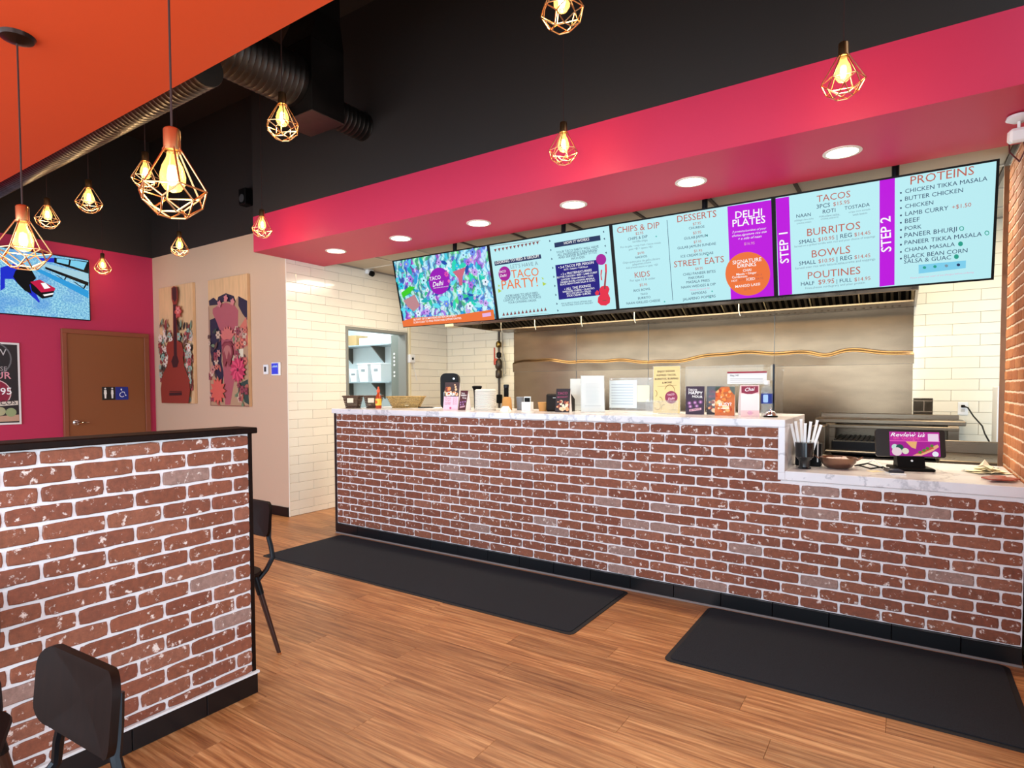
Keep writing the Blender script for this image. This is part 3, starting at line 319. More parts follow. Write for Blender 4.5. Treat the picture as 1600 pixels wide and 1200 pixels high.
# tiled walls
TW,TH=.4,.1
tm={}
def tile_mesh(L,h,m,ax):
    k=(round(L,3),round(h,3),m.name,ax)
    if k not in tm:
        q=MB(); c=.0022
        if ax=='y': q.cbox(0,L,-.008,.0,0,h,c)
        else: q.cbox(0,.008,0,L,0,h,c)
        tm[k]=q.mesh('tile',m)
    return tm[k]
g=.0028
def tile_run(parent,ax,fixed,a0,a1,z0,z1,m,phase=0.,holes=(),zorig=0.0):
    k=0; r=int((z0-zorig)//TH)
    while zorig+r*TH<z1-.004:
        za=max(zorig+r*TH,z0); zb=min(zorig+(r+1)*TH,z1); a=a0-TW+((phase+(TW/2 if r%2 else 0))%TW)
        while a<a1:
            sa,sb=max(a,a0),min(a+TW,a1); a+=TW
            segs=[(sa,sb,za,zb)]
            for h in holes:
                ns=[]
                for (p,q,s_,t) in segs:
                    if q<=h[0] or p>=h[1] or t<=h[2] or s_>=h[3]: ns.append((p,q,s_,t)); continue
                    if p<h[0]: ns.append((p,h[0],s_,t))
                    if q>h[1]: ns.append((h[1],q,s_,t))
                    if s_<h[2]: ns.append((max(p,h[0]),min(q,h[1]),s_,h[2]))
                    if t>h[3]: ns.append((max(p,h[0]),min(q,h[1]),h[3],t))
                segs=ns
            for (p,q,s_,t) in segs:
                if q-p<.015 or t-s_<.012: continue
                me=tile_mesh(q-p-g,t-s_-g,m,ax)
                link('tile',me,parent,(p+g/2,fixed,s_+g/2) if ax=='y' else (fixed,p+g/2,s_+g/2)); k+=1
        r+=1
    return k
w=structure('wall_kitchen_left')
WY0,WY1,WZ0,WZ1=1.03,2.03,1.10,2.12
for bx in ((.301,WY0,0,2.95),(WY1,3.03,0,2.95),(WY0,WY1,0,WZ0),(WY0,WY1,WZ1,2.95)): MB().box(-1.55,-1.438,bx[0],bx[1],bx[2],bx[3]).build('wall_backing',GROUT,w)
MB().box(-1.437,-1.427,.178,.186,0,2.81).build('corner_trim',TILEW,w)
tile_run(w,'x',-1.438,.185,2.914,.0,2.875,TILEW,phase=.12,holes=[(WY0-.03,WY1+.03,WZ0,WZ1+.03)],zorig=-.035)
MB().box(-1.55,-1.43,.182,3.03,2.95,4.7).build('upper_panel',BLK,w)
w=structure('wall_kitchen_back')
MB().box(-1.55,5.6,2.914,3.03,0,2.95).build('wall_backing',GROUT,w)
tile_run(w,'y',2.914,-1.43,-.262,1.0,2.3,TILE,phase=.30,zorig=-.035)
tile_run(w,'y',2.914,4.19,5.2,.8,2.875,TILE,phase=.093,zorig=-.035)
w=structure('wall_right')
MB().box(4.668,4.80,-.9,1.112,0,2.81).build('mortar_bed',MORTARR,w)
MB().box(4.64,4.82,1.112,1.128,0,2.81).build('corner_trim',mat('oak_trim','#8a6a50',.6),w)
bkm=[]
def brick_mesh(L,h,m,seed,ax='y',d=.012):
    rr=random.Random(seed); q=MB()
    bm=bmesh.new(); pts=[]
    nz=3;nx=6; j=.0013
    for (x,z) in [(L*i/nx,0) for i in range(nx)]+[(L,h*i/nz) for i in range(nz)]+[(L-L*i/nx,h) for i in range(nx)]+[(0,h-h*i/nz) for i in range(nz)]:
        cx=.003 if x in (0,L) and z in (0,h) else 0
        x2=x+(cx if x<L/2 else -cx)+rr.uniform(-j,j)*.7; z2=z+(cx if z<h/2 else -cx)+rr.uniform(-j,j)
        pts.append((x2,z2))
    n=len(pts); c=(L/2,h/2)
    inner=[(x+(.0035 if x<L/2 else -.0035),z+(.0035 if z<h/2 else -.0035)) for x,z in pts]
    def P(x,y,z): return (x,-y,z) if ax=='y' else ((y,x,z) if ax=='x' else (-y,x,z))
    vs=[P(x,0,z) for x,z in pts]+[P(x,d-.003,z) for x,z in pts]+[P(x,d,z) for x,z in inner]
    fs=[(i,(i+1)%n,n+(i+1)%n,n+i) for i in range(n)]+[(n+i,n+(i+1)%n,2*n+(i+1)%n,2*n+i) for i in range(n)]+[tuple(range(2*n,3*n))]
    q.add(vs,fs); me=q.mesh('brick',m); 
    return me
def brick_field(parent,ax,plane,a0,a1,z0,z1,m,phase,zorig,limit=300,near=None,holes=(),out=.012,BLn=None,name='brick'):
    bl=BLn or BL; items=[]; jt=.0105
    r=int(round((z0-zorig)/H-.499)); r=int(math.floor((z0-zorig)/H+1e-6))
    while zorig+r*H<z1-.012:
        za=max(zorig+r*H,z0)+jt/2; zb=min(zorig+(r+1)*H,z1)-jt/2
        st=phase-(bl/2 if r%2 else 0); k=math.floor((a0-st)/bl); a=st+k*bl
        while a<a1:
            p,q=max(a,a0)+jt/2,min(a+bl,a1)-jt/2; a+=bl
            seg=[(p,q)]
            for h in holes:
                if (za+zb)/2>h[2] and (za+zb)/2<h[3]: seg=[x for (s_,t) in seg for x in ((s_,min(t,h[0])),(max(s_,h[1]),t)) if x[1]-x[0]>.02]
            for s_,t in seg:
                if t-s_>.02 and zb-za>.015: items.append((s_,t,za,zb))
        r+=1
    if near: items.sort(key=near)
    cache={}
    for i,(p,q,za,zb) in enumerate(items[:limit]):
        k=(round(q-p,3),round(zb-za,3),random.randrange(5))
        if k not in cache: cache[k]=brick_mesh(k[0],k[1],m,hash(k)&0xffff,ax,out)
        o=link(name,cache[k],parent,(p,plane,za) if ax=='y' else (plane,p,za))
        dd=random.uniform(-.0015,.001)
        o.location[1 if ax=='y' else 0]+=dd if ax!='-x' else -dd
    if len(items)>limit:
        q_=MB()
        for p,q,za,zb in items[limit:]:
            me=brick_mesh(round(q-p,3),round(zb-za,3),m,random.randrange(99),ax,out)
            q_.add([(v.co.x+(p if ax=='y' else plane),v.co.y+(plane if ax=='y' else p),v.co.z+za) for v in me.vertices],[tuple(f.vertices) for f in me.polygons]); bpy.data.meshes.remove(me)
        tag(q_.build('small_bricks',m,parent),kind='stuff')
brick_field(w,'-x',4.668,-.9,1.11,.05,2.80,BRICKR,.07,.035,near=lambda t:abs(t[0]-.65)+abs(t[2]-1.8)*.45,out=.005)
# window side of the room, behind the camera
w=structure('wall_front'); WF=mat('front_wall_paint','#b8aca0',.7)
for bx in ((-4.42,4.8,0,.35),(-4.42,4.8,2.75,4.7),(-4.42,-3.9,.35,2.75),(4.4,4.8,.35,2.75)): MB().box(bx[0],bx[1],-5.5,-5.4,bx[2],bx[3]).build('wall_section',WF,w)
ALU=mat('dark_aluminium','#2a2a2c',.4,.7)
for i in range(4):
    xa=-3.9+i*2.075; t=structure('window_%d'%(i+1),(xa,-5.45,.35))
    for bx in ((0,.05,0,2.4),(2.025,2.075,0,2.4),(.05,2.025,0,.05),(.05,2.025,2.35,2.4)): MB().box(bx[0],bx[1],-.03,.03,bx[2],bx[3]).build('frame_rail',ALU,t)
w=structure('wall_right_front')
for bx in ((-5.5,-5.0,0,4.7),(-1.5,-.9,0,4.7),(-5.0,-1.5,2.7,4.7)): MB().box(4.66,4.8,bx[0],bx[1],bx[2],bx[3]).build('wall_section',WF,w)
t=structure('door_2',(4.7,-5.0,0))
for bx in ((0,.07,0,2.7),(1.7,1.8,0,2.7),(3.43,3.5,0,2.7),(.07,1.7,0,.12),(1.8,3.43,0,.12),(.07,3.43,2.6,2.7)): MB().box(-.03,.03,bx[0],bx[1],bx[2],bx[3]).build('frame_rail',ALU,t)
# ceilings, beam
t=structure('ceiling'); MB().box(-4.5,4.9,-5.5,.3,4.7,4.8).build('deck',BLK,t)
t=structure('ceiling_orange'); MB().box(-4.298,4.66,-5.4,-2.41,2.807,2.93).build('drywall_panel',ORG,t)
t=structure('beam'); MB().box(-1.43,4.82,-.202,.69,2.807,3.165).build('painted_face',BEAM,t); MB().box(-1.43,4.82,-.2,.69,3.165,4.7).build('upper_panel',BLK,t)
t=structure('ceiling_kitchen'); CT=mat('ceiling_tile','#c9bda6',.8,bump=.4,bscale=300,objvar=.05); TB=mat('ceiling_grid','#4a4038',.5)
MB().box(-1.43,5.6,.69,2.914,2.9,2.95).build('plenum',BLK,t)
for i in range(12):
    for j in range(4):
        x=-1.43+i*.61; y=.70+j*.61
        if y+.6<3.2: MB().cbox(x+.012,x+.598,y+.012,min(y+.598,2.91),2.878,2.892,.004).build('ceiling_panel',CT,t)
for i in range(1,12): MB().box(-1.442+i*.61,-1.418+i*.61,.70,2.914,2.868,2.884).build('grid_bar',TB if i>2 else mat('ceiling_grid_white','#cfc6b4',.5),t)
for j in range(4): MB().box(-1.43,5.5,.688+j*.61,.712+j*.61,2.869,2.884).build('grid_bar',mat('ceiling_grid_white','#cfc6b4',.5),t)
# back room seen through the pass-through
t=structure('wall_back_room'); BR=mat('back_room_paint','#e2eef0',.7)
for n,bx in (('wall_section',(-3.4,-1.55,2.6,2.7,0,2.9)),('wall_section',(-3.5,-3.4,.30,2.7,0,2.9)),('ceiling_section',(-3.5,-1.55,.30,2.7,2.85,2.95)),('floor_section',(-3.5,-1.55,.30,2.7,-.1,0))): MB().box(*bx).build(n,BR,t)
t=structure('window_5',(-1.43,WY0,WZ0)); FR=mat('window_frame_grey','#8f9088',.5,.2)
ww,wh=WY1-WY0,WZ1-WZ0
for bx in ((-.13,.012,-.03,.004,0,wh),(-.13,.012,ww-.004,ww+.03,0,wh),(-.13,.012,-.03,ww+.03,wh-.004,wh+.03),(-.13,.012,-.03,ww+.03,-.03,0.004)): MB().cbox(*bx,.003).build('window_frame',FR,t)
# door_1 with frame, lever, restroom signs   (faces +x)
DB=mat('brown_door_paint','#8a4f28',.5,bump=.05); DF=mat('brown_frame_paint','#8c4a2e',.5)
t=structure('door_1',(-4.298,-.85,0),'brown flush restroom door in a brown metal frame')
MB().cbox(.012,.03,.0,.885,.0,2.085,.003).build('door_leaf',DB,t)
for bx in ((-.05,0.,0,2.085),(.885,.945,0,2.085)): MB().cbox(0,.045,bx[0],bx[1],bx[2],bx[3],.003).build('door_frame',DF,t)
MB().cbox(0,.045,-.05,.945,2.085,2.14,.003).build('door_frame',DF,t)
h=MB().lathe([(.034,0),(.034,.012),(.02,.016),(.012,.05),(.0,.052)],20,Matrix.Translation((.03,.075,1.0))@Matrix.Rotation(PI/2,4,'Y')).build('rose',mat('chrome','#d8d8d8',.15,1),t,True)
MB().tube([(.075,.075,1.0),(.085,.09,1.0),(.085,.2,.998)],.010).build('door_handle',MATS['chrome'],h,True)
def yplate(parent,name,y,z,wd,ht,col,x=.031):
    e=bpy.data.objects.new('x',None)
    return MB().cbox(x,x+.006,y,y+wd,z,z+ht,.001).build(name,mat('sheet_'+col,col,.5),parent)
s1=yplate(t,'restroom_sign',.37,1.27,.15,.165,'#15120f'); s2=yplate(t,'restroom_sign',.525,1.27,.15,.165,'#1b2c86')
def flat_x(polys,mname,col,parent,x=.0385):
    q=MB()
    for p in polys: q.add([(x,a,b) for a,b in p],[tuple(range(len(p)))])
    return q.build(mname,mat('flat_'+col,col,.6),parent)
def man(cx,w_): return [circ(cx,1.415,.011,n=12),[(cx-w_,1.398),(cx+w_,1.398),(cx+w_+.004,1.35),(cx+.012,1.34),(cx+.009,1.29),(cx-.009,1.29),(cx-.012,1.34),(cx-w_-.004,1.35)]]
flat_x(man(.405,.013)+man(.485,.011),'pictogram','#f2efe6',s1)
arc=[(.60+.032*math.cos(a),1.335+.032*math.sin(a)) for a in [PI*.55+i*PI*1.25/12 for i in range(13)]]; arc+= [(.60+.024*math.cos(a),1.335+.024*math.sin(a)) for a in [PI*.55+i*PI*1.25/12 for i in range(12,-1,-1)]]
flat_x([circ(.592,1.405,.009,n=12),[(.586,1.395),(.597,1.395),(.600,1.365),(.625,1.365),(.640,1.318),(.652,1.325),(.648,1.333),(.641,1.331),(.630,1.373),(.602,1.375)],arc],'pictogram','#f4f4ff',s2)
# ------------------------------------------------------------------ brick serving counter
ct=thing('brick_counter',(0,0,0),'long red brick front counter with black tile base below the menu screens','counter')
XL,XS,XR=X0-BL*.92,3.527,4.64
MB().box(XL,XS-.02,.013,.80,0,1.165).box(XS,XR,.013,.9,0,.85).build('counter_body',mat('counter_core','#2c1712',.7),ct)
q=MB(); q.box(XL+.004,XS-.019,.0,.013,ZB,1.165); q.box(XS-.019,XR-.003,.0,.013,ZB,.85); q.build('mortar_bed',MORTAR,ct)
EDGE=mat('dark_brown_trim','#2a100c',.5)
MB().box(XL-.012,XL+.004,-.016,.80,.02,1.165).build('edge_trim',EDGE,ct)
brick_field(ct,'y',.0,XL+.006,XR-.003,ZB,.85,BRICK,X0,ZB,limit=99999,out=.011,near=None) if 0 else None
items_limit=300
def nearkey(t): return (t[0]-CX)**2+(t[2]-1.2)**2*.2
# two rectangles of one brickwork: below .85 everywhere, above it only left of the step
brick_field(ct,'y',.0,XL+.006,XR-.003,ZB,1.165,BRICK,X0,ZB,limit=300,out=.008,near=nearkey,holes=[(XS-.004,9,.85,9)])
bt=MB().cbox(0,.300,-.022,0,0,.094,.002).mesh('base_tile',BASE); x=XL
while x<XR:
    L=min(.3025,XR-x)
    link('base_tile',bt if L>.3 else MB().cbox(0,L-.003,-.022,0,0,.094,.002).mesh('base_tile',BASE),ct,(x,0,0)); x+=.3025
MB().box(XL,XR,-.027,-.020,0,.012).build('floor_seal',mat('grey_caulk','#7d7470',.6),ct)
# worktops
sl=thing('marble_worktop',(XL-.03,-.03,1.165),'long white marble bar top on the high part of the brick counter','worktop')
MB().cbox(0,XS+.02-(XL-.03),0,.83,0,.045,.003).build('slab',MARBLE,sl)
MB().cbox(XS-.018-(XL-.03),XS+.02-(XL-.03),0,.83,-.27,0.0,.002).build('waterfall_panel',MARBLE,sl)
sl2=thing('marble_worktop',(XS,-.03,.85),'low white marble top under the tablet and napkins, right of the high bar','worktop')
MB().cbox(.021,XR+.006-XS,0,.93,0,.055,.003).build('slab',MARBLE,sl2); MB().cbox(-.018,.021,0,.93,0,.045,.002).build('slab_edge',MARBLE,sl2)
# ------------------------------------------------------------------ brick partition on the left
PX,PY,PZ=1.653,-2.3749,.1449
pt=thing('brick_partition',(PX,PY,0),'waist-high brick partition with dark wood cap in front of the restroom door','partition')
YE=-2.285-PY
MB().box(-.115,-.013,-1.9,YE-.012,0,1.205).build('partition_body',BEIGE,pt)
MB().box(-.013,-.001,-1.9,YE-.005,.095,1.205).build('mortar_bed',MORTAR,pt)
brick_field(pt,'x',-.001,-1.85,YE-.008,.100,1.203,BRICK,-BL/2,PZ-H,limit=300,out=.008,near=lambda t:-t[0])
MB().cbox(-.13,.003,YE-.012,YE+.008,.095,1.205,.002).build('end_board',WALNUT,pt)
MB().cbox(-.14,.022,-1.95,YE+.025,1.205,1.232,.004).build('cap_board',WALNUT,pt)
MB().box(-.002,.017,-1.9,YE+.016,.094,.104).build('metal_strip',WHITEP,pt)
x=YE+.012; k=0
while x>-1.9:
    L=.3 if k else .245
    MB().cbox(0,.011,x-L+.0015,x-.0015,0,.094,.002).build('base_tile',BASE,pt); x-=L; k+=1
MB().box(-.13,.0,YE+.001,YE+.011,0,.094).build('base_tile',BASE,pt)
# ------------------------------------------------------------------ floor mats
def mat_(x0,x1,y0,y1,label):
    t=thing('floor_mat',(x0,y0,0),label,'mat')
    m=MATS.get('mat_pile') or mat('mat_pile','#1c1f26',.95,noise=.55,nscale=300,bump=.9,bscale=500)
    w_,d=x1-x0,y1-y0
    MB().prism(rrect(w_-.05,d-.05,.03,4,w_/2,d/2),.001,.009,'z').build('pile',m,t); MB().prism(rrect(w_,d,.04,4,w_/2,d/2),.0005,.004,'z').build('rubber_border',mat('mat_rubber','#101114',.6),t)
mat_(-.33,2.589,-.915,-.06,'long black carpet mat along the left half of the brick counter')
mat_(3.118,4.585,-.925,-.045,'shorter black carpet mat below the low ordering end of the counter')
# ------------------------------------------------------------------ kitchen back: steel sheets, hood, range, warmer
sp=thing('steel_wall_cladding',(-.28,2.914,.8),'polished stainless steel sheets covering the wall behind the cooking line','cladding')
def glint_ridge(x): return 1.70-.8+.028*math.sin(x*2.3+.4)+.016*math.sin(x*5.1)+.007*math.sin(x*13)-.035*math.exp(-((x-3.75)/.12)**2)+ .02*x/4  # wavy bulge shaped into the sheet to draw a bright highlight line
def sheet(x0,x1,z0,z1,glint_bulge):
    nx=int((x1-x0)*40); nz=150 if glint_bulge else 2; q=MB(); vs=[]
    for i in range(nx+1):
        x=x0+(x1-x0)*i/nx; rz=glint_ridge(x)
        for j in range(nz+1):
            z=z0+(z1-z0)*j/nz; y=-.004
            if glint_bulge:
                d=(z-rz); y-=(.006*(1+math.cos(PI*d/.045)) if 0<=d<.045 else (.012*(1+d/.25)**2 if -.25<d<0 else 0))+.0009*math.sin(x*3.1+z*4)*math.sin(PI*(z-z0)/(z1-z0))+.0004*math.sin(x*14+z*9)*math.exp(-((x-1.5)/.7)**2)
            vs.append((x,y,z))
    fs=[(i*(nz+1)+j,(i+1)*(nz+1)+j,(i+1)*(nz+1)+j+1,i*(nz+1)+j+1) for i in range(nx) for j in range(nz)]
    q.add(vs,fs); return q.build('steel_sheet',STEELP,sp,True)
sheet(0,.955,.815,1.50,True); sheet(.957,1.90,.815,1.50,True); sheet(1.902,3.27,.815,1.50,True); sheet(3.272,4.48,.815,1.50,True)
for a,b_ in ((0,.955),(.957,1.9),(1.902,3.27),(3.272,4.48)): sheet(a,b_,-.8,.813,False)
MB().box(4.48,4.63,-.008,-.002,.1,.49).build('splash_sheet',STEELP,sp)
for x in (.956,1.901,3.271): MB().box(x-.004,x+.004,-.007,-.004,-.8,1.5).build('seam_strip',STEELD,sp)
hd=thing('extractor_hood',(-.36,1.72,2.146),'wide stainless kitchen extractor hood with dark baffle filters behind the menu screens','hood')
HL,HD=4.57,1.19
HS=steel('hood_steel','#8b8076',.3,(2,60,2))
MB().cbox(0,HL,0,.03,0,.728,.004).build('front_panel',HS,hd); 
for x in (0,HL-.02): MB().box(x,x+.02,.03,HD,0,.55).build('end_panel',HS,hd)
MB().box(0,HL,0,HD,.55,.58).build('hood_roof',STEELD,hd); MB().box(.02,HL-.02,HD-.02,HD,.05,.55).build('rear_panel',STEELD,hd)
MB().cbox(.02,HL-.02,.78,HD-.02,.0,.02,.003).build('grease_gutter',HS,hd)
FB=mat('baffle_dark','#26211d',.4,.7); FBL=mat('baffle_steel','#b5aca2',.4,1)
nf=11
for i in range(nf):
    x=.03+i*(HL-.06)/nf; wf=(HL-.06)/nf-.012
    m4=Matrix.Translation((x,1.02,.02))@Matrix.Rotation(math.radians(-52),4,'X')
    fo=MB().box(0,wf,-.02,.0,0,.62,).v
    q=MB(); q.add([(a,b_-c*.95+.0,.02+c*.42) for a,b_,c in [(0,1.04,0),(wf,1.04,0),(wf,1.04,.62),(0,1.04,.62)]],[(0,1,2,3)])
    f_=q.build('baffle_filter',FB,hd,loc=(x,0,0))
    for k in range(7):
        a=.015+k*wf/7; q=MB(); t_=.024
        for aa,ab,dz in ((a,a+t_,.0),):
            q.add([(aa,1.04,.012),(ab,1.04,.012),(ab,1.04-.589,.272),(aa,1.04-.589,.272),(aa+.004,1.035,-.006),(ab-.004,1.035,-.006),(ab-.004,1.04-.594,.254),(aa+.004,1.04-.594,.254)],[(4,5,6,7),(0,4,7,3),(1,2,6,5),(0,1,5,4),(3,7,6,2)])
        q.build('baffle',FBL,f_)
for px in (.22,.72,1.35,2.0,3.1):
    MB().tube([(px,.7,.20),(px,.7,.02),(px+.015,.7,-.035)],.007,6).build('fire_nozzle',mat('nozzle_metal','#cfd3d6',.3,1),hd,True)
# added glow strips inside the hood, sized to streak the steel with gold
for px in (.05,1.18,2.31,3.44):
    MB().cbox(px,px+1.08,.04,.07,.12,.48,.004).build('hood_glow_strip',mat('hood_strip_glow','#111111',.4,emit='#ffe6b0',es=11),hd)
bx=thing('junction_box',(-.525,1.76,2.146),'cream electrical box at the left end of the extractor hood','box'); MB().cbox(0,.162,0,.16,0,.07,.004).build('box_body',mat('cream_plastic','#e6d9b4',.5),bx); MB().box(.075,.095,.07,.09,.07,.73).build('conduit',WHITEP,bx)
# gas valve riser
gv=thing('gas_valve_riser',(-.46,2.84,1.15),'vertical gas pipe with brass and red valves left of the steel wall','pipe')
DK=mat('dark_pipe','#4b423a',.4,.7)
MB().tube([(0,0,-.3),(0,0,1.05)],.016,10).build('pipe',DK,gv,True)
MB().lathe([(.03,0),(.045,.02),(.045,.1),(.028,.12),(.05,.15),(.05,.23),(.03,.26)],14,Matrix.Translation((0,-.01,.38))).build('valve_body',DK,gv,True)
MB().lathe([(.026,0),(.038,.015),(.038,.06),(.022,.085)],12,Matrix.Translation((0,-.01,.80))).build('brass_coupling',mat('brass','#8d7440',.3,1),gv,True)
MB().lathe([(.02,0),(.03,.01),(.03,.07),(.02,.09)],12,Matrix.Translation((-.035,-.03,.56))).build('valve_knob',mat('red_enamel','#b8402c',.4),gv,True)
MB().cbox(-.07,-.052,-.03,-.015,.62,.80,.003).build('valve_lever',mat('red_enamel','#b8402c',.4),gv)
MB().lathe([(.02,0),(.034,.01),(.034,.06),(.02,.075)],12,Matrix.Translation((.01,-.02,.66))).build('valve_gauge',BLACKP,gv,True)
MB().tube([(.05,0,1.0),(.06,0,.75),(.10,0,.6),(.11,0,.45),(.07,0,.42),(.06,0,.7),(.05,.02,.9)],.006,6).build('flex_hose',mat('grey_hose','#9a958c',.5),gv,True)
MB().cbox(-.035,.035,-.03,.03,.04,.16,.01).build('regulator',BLACKP,gv)
# range / broiler with raised shelf
rg=thing('charbroiler',(3.42,2.05,0),'stainless charbroiler with double raised shelf and black front behind the tablet','stove')
MB().cbox(.05,1.12,.02,.80,.0,.80,.006).build('range_body',STEELD,rg)
MB().cbox(.0,1.15,.45,.82,1.06,1.10,.006).build('raised_shelf',STEEL,rg); MB().cbox(.03,1.10,.38,.44,1.02,1.05,.004).build('shelf_rail',STEEL,rg); MB().cbox(.02,1.12,.80,.82,.80,1.14,.004).build('back_guard',STEEL,rg)
for x in (.14,1.06): MB().cbox(x-.04,x+.04,.4,.5,.80,1.06,.004).build('shelf_post',STEEL,rg)
MB().cbox(.02,.13,.05,.5,.80,1.05,.004).build('side_panel',STEEL,rg)
MB().cbox(.18,1.0,.05,.7,.80,.93,.01).build('grill_box',BLACKM,rg); MB().cbox(.14,1.05,-.06,.05,.83,.85,.006).build('front_ledge',STEELD,rg)
q=MB()
for k in range(20): q.box(.2+k*.04,.215+k*.04,.06,.68,.93,.94)
tag(q.build('grate_bars',BLACKM,rg),kind='stuff')
wm=thing('countertop_griddle',(4.34,1.30,.80),'small stainless countertop griddle with black cord on the right of the stove','griddle')
MB().cbox(0,.42,0,.62,.02,.085,.006).build('griddle_body',STEEL,wm); MB().cbox(0,.42,.60,.62,.085,.18,.003).build('back_splash',STEEL,wm)
k_=MB().lathe([(.016,0),(.016,.02),(.008,.024)],14,Matrix.Translation((.09,0,.052))@Matrix.Rotation(PI/2,4,'X')).build('knob',BLACKP,wm,True)
MB().cbox(.16,.23,-.003,.0,.042,.062,.001).build('control_plate',STEELD,wm)
for x in (.03,.39):
    for y in (.05,.57): MB().lathe([(.015,0),(.015,.02)],10,Matrix.Translation((x,y,0))).build('foot',BLACKP,wm)
tb=thing('steel_prep_table',(3.42,1.12,0),'steel prep table standing behind the low marble top','table')
MB().cbox(0,1.22,0,.85,.77,.80,.005).build('table_top',STEELD,tb)
for x in (.03,1.17):
    for y in (.03,.78): MB().tube([(x,y,0),(x,y,.77)],.018,10).build('leg',STEELD,tb)
ou=thing('wall_outlet',(4.57,2.904,1.20),'white duplex outlet on the cream tile wall with a black plug in it','outlet')
MB().cbox(-.037,.037,-.008,0,-.058,.058,.002).build('cover_plate',WHITEP,ou)
for z in (-.02,.02): MB().cbox(-.015,.015,-.010,-.008,z-.013,z+.013,.001).build('socket_face',mat('socket_ivory','#d6d2c8',.5),ou)
cd=thing('power_cord',(4.57,2.88,1.22),'black power cord hanging from the wall outlet to the griddle','cord')
MB().cbox(-.014,.014,-.015,.013,-.012,.012,.004).build('plug',BLACKP,cd); MB().tube([(0,-.015,0),(.03,-.06,-.01),(.06,-.2,-.08),(.10,-.45,-.15),(.10,-.65,-.20),(.12,-.85,-.27),(.14,-.95,-.33)],.006,8).build('cable',BLACKP,cd,True)
cb=thing('cutting_board',(4.765,2.1,.80),'white cutting board leaning upright beside the brick pillar','board',rz=.0,rx=0)
MB().prism(rrect(.07,.60,.012,4,0,.30),0,.32,'y').build('board_body',WHITEP,cb)
# ------------------------------------------------------------------ ceiling things
dl=None
for i,x in enumerate((-.70,.20,1.105,2.005,2.9,3.80)):
    names=['far left','second from the left','third from the left','third from the right','second from the right','far right']
    lab='round recessed downlight in the magenta beam, '+['nearest the tiled wall at its far end','second one from its far end','above the joint of first and second screens','above the second menu screen','above the desserts screen','above the tacos screen nearest the brick pillar'][i]
    if dl is None:
        dl=thing('downlight',(x,.245,2.807),lab,'light','recessed downlights in the beam')
        MB().lathe([(.085,-.006),(.105,-.004),(.105,.0),(.085,.0)],28,cap=False).build('trim_ring',mat('downlight_trim','#f2e6d4',.4),dl,True)
        MB().lathe([(0.0001,-.004),(.086,-.004)],28,cap=False).build('diffuser',mat('downlight_glow','#ffffff',.4,emit='#ffedc4',es=14),dl)
        o=dl
    else: o=copy_tree(dl); o.location=(x,.245,2.807); o['label']=lab
    l=bpy.data.lights.new('downlight_beam','AREA'); l.shape='DISK'; l.size=.15; l.energy=7.5; l.color=(1,.87,.66); l.spread=2.6
    lo=bpy.data.objects.new('downlight_beam',l); lo.location=(x,.245,2.798); COL.objects.link(lo)
# pendant lamps
def cage():
    q=MB(); R=.0026
    top=[(.022*math.cos(a),.022*math.sin(a),.085) for a in [i*PI/3 for i in range(6)]]
    mid=[(.092*math.cos(a),.092*math.sin(a),-.035) for a in [i*PI/3 for i in range(6)]]
    low=[(.078*math.cos(a),.078*math.sin(a),-.072) for a in [i*PI/3+PI/6 for i in range(6)]]
    bot=[(.042*math.cos(a),.042*math.sin(a),-.104) for a in [i*PI/3 for i in range(6)]]
    E=[]
    for i in range(6):
        j=(i+1)%6; E+=[(top[i],mid[i]),(mid[i],mid[j]),(mid[i],low[i]),(low[i],mid[j]),(low[i],bot[i]),(low[i],bot[j]),(bot[i],bot[j])]
    for a,b_ in E: q.tube([a,b_],R,5)
    return q
BULBG=mat('amber_glass','#ffcf80',.03,alpha=.22,trans=.5,emit='#ffc060',es=3.6)
FIL=mat('filament_glow','#ffffff',.4,emit='#ffdf9a',es=38)
def pendant(x,y,z,label,top,group,canopy=False,proto=None,energy=3.0,rz=0.3):
    if proto: 
        t=copy_tree(proto); t.location=(x,y,z); t['label']=label; t['group']=group
        for ch in t.children:
            if ch.name.startswith('cord') : ch.scale=(1,1,(top-z-.145)/1.0)
            if ch.name.startswith('ceiling_rose'): ch.location=(0,0,top-z)
        t.rotation_euler=(0,0,rz)
    else:
        t=thing('pendant_lamp',(x,y,z),label,'pendant lamp',group,rz)
        cage().build('wire_cage',COPPER,t)
        MB().lathe([(.0001,.146),(.012,.146),(.02,.142),(.0225,.138),(.0225,.085),(.026,.083),(.026,.078),(.019,.076)],20,cap=False).build('lamp_socket',COPPER,t,True)
        bl=MB().lathe([(.014,.076),(.016,.06),(.028,.035),(.0345,.008),(.033,-.014),(.022,-.032),(.0001,-.041)],20,cap=False).build('bulb',BULBG,t,True)
        MB().lathe([(.0001,.035),(.008,.03),(.011,.0),(.008,-.014),(.0001,-.018)],12,cap=False).build('filament',FIL,bl,True)
        c=MB().tube([(0,0,0),(0,0,1)],.0032,6).build('cord',mat('brown_fabric_cord','#30140c',.8),t,loc=(0,0,.145)); c.scale=(1,1,top-z-.145)
        MB().lathe([(.0001,-.030),(.02,-.028),(.055,-.014),(.062,0)],24,cap=False).build('ceiling_rose',mat('dark_bronze','#2a1a14',.35,.8),t,True,(0,0,top-z))
    l=bpy.data.lights.new('bulb_light','POINT'); l.energy=energy; l.color=(1,.66,.33); l.shadow_soft_size=.03
    lo=bpy.data.objects.new('bulb_light',l); lo.location=(x,y,z-.052); COL.objects.link(lo)
    return t
G='copper cage pendant lamps'
pr=pendant(1.2,-2.97,2.0,'near pendant lamp with dark ceiling rose in front of the wall television',2.807,G)
pendant(2.36,-2.975,2.02,'largest pendant lamp, near the middle of the orange ceiling over the brick partition',2.807,G,proto=pr,rz=.75)
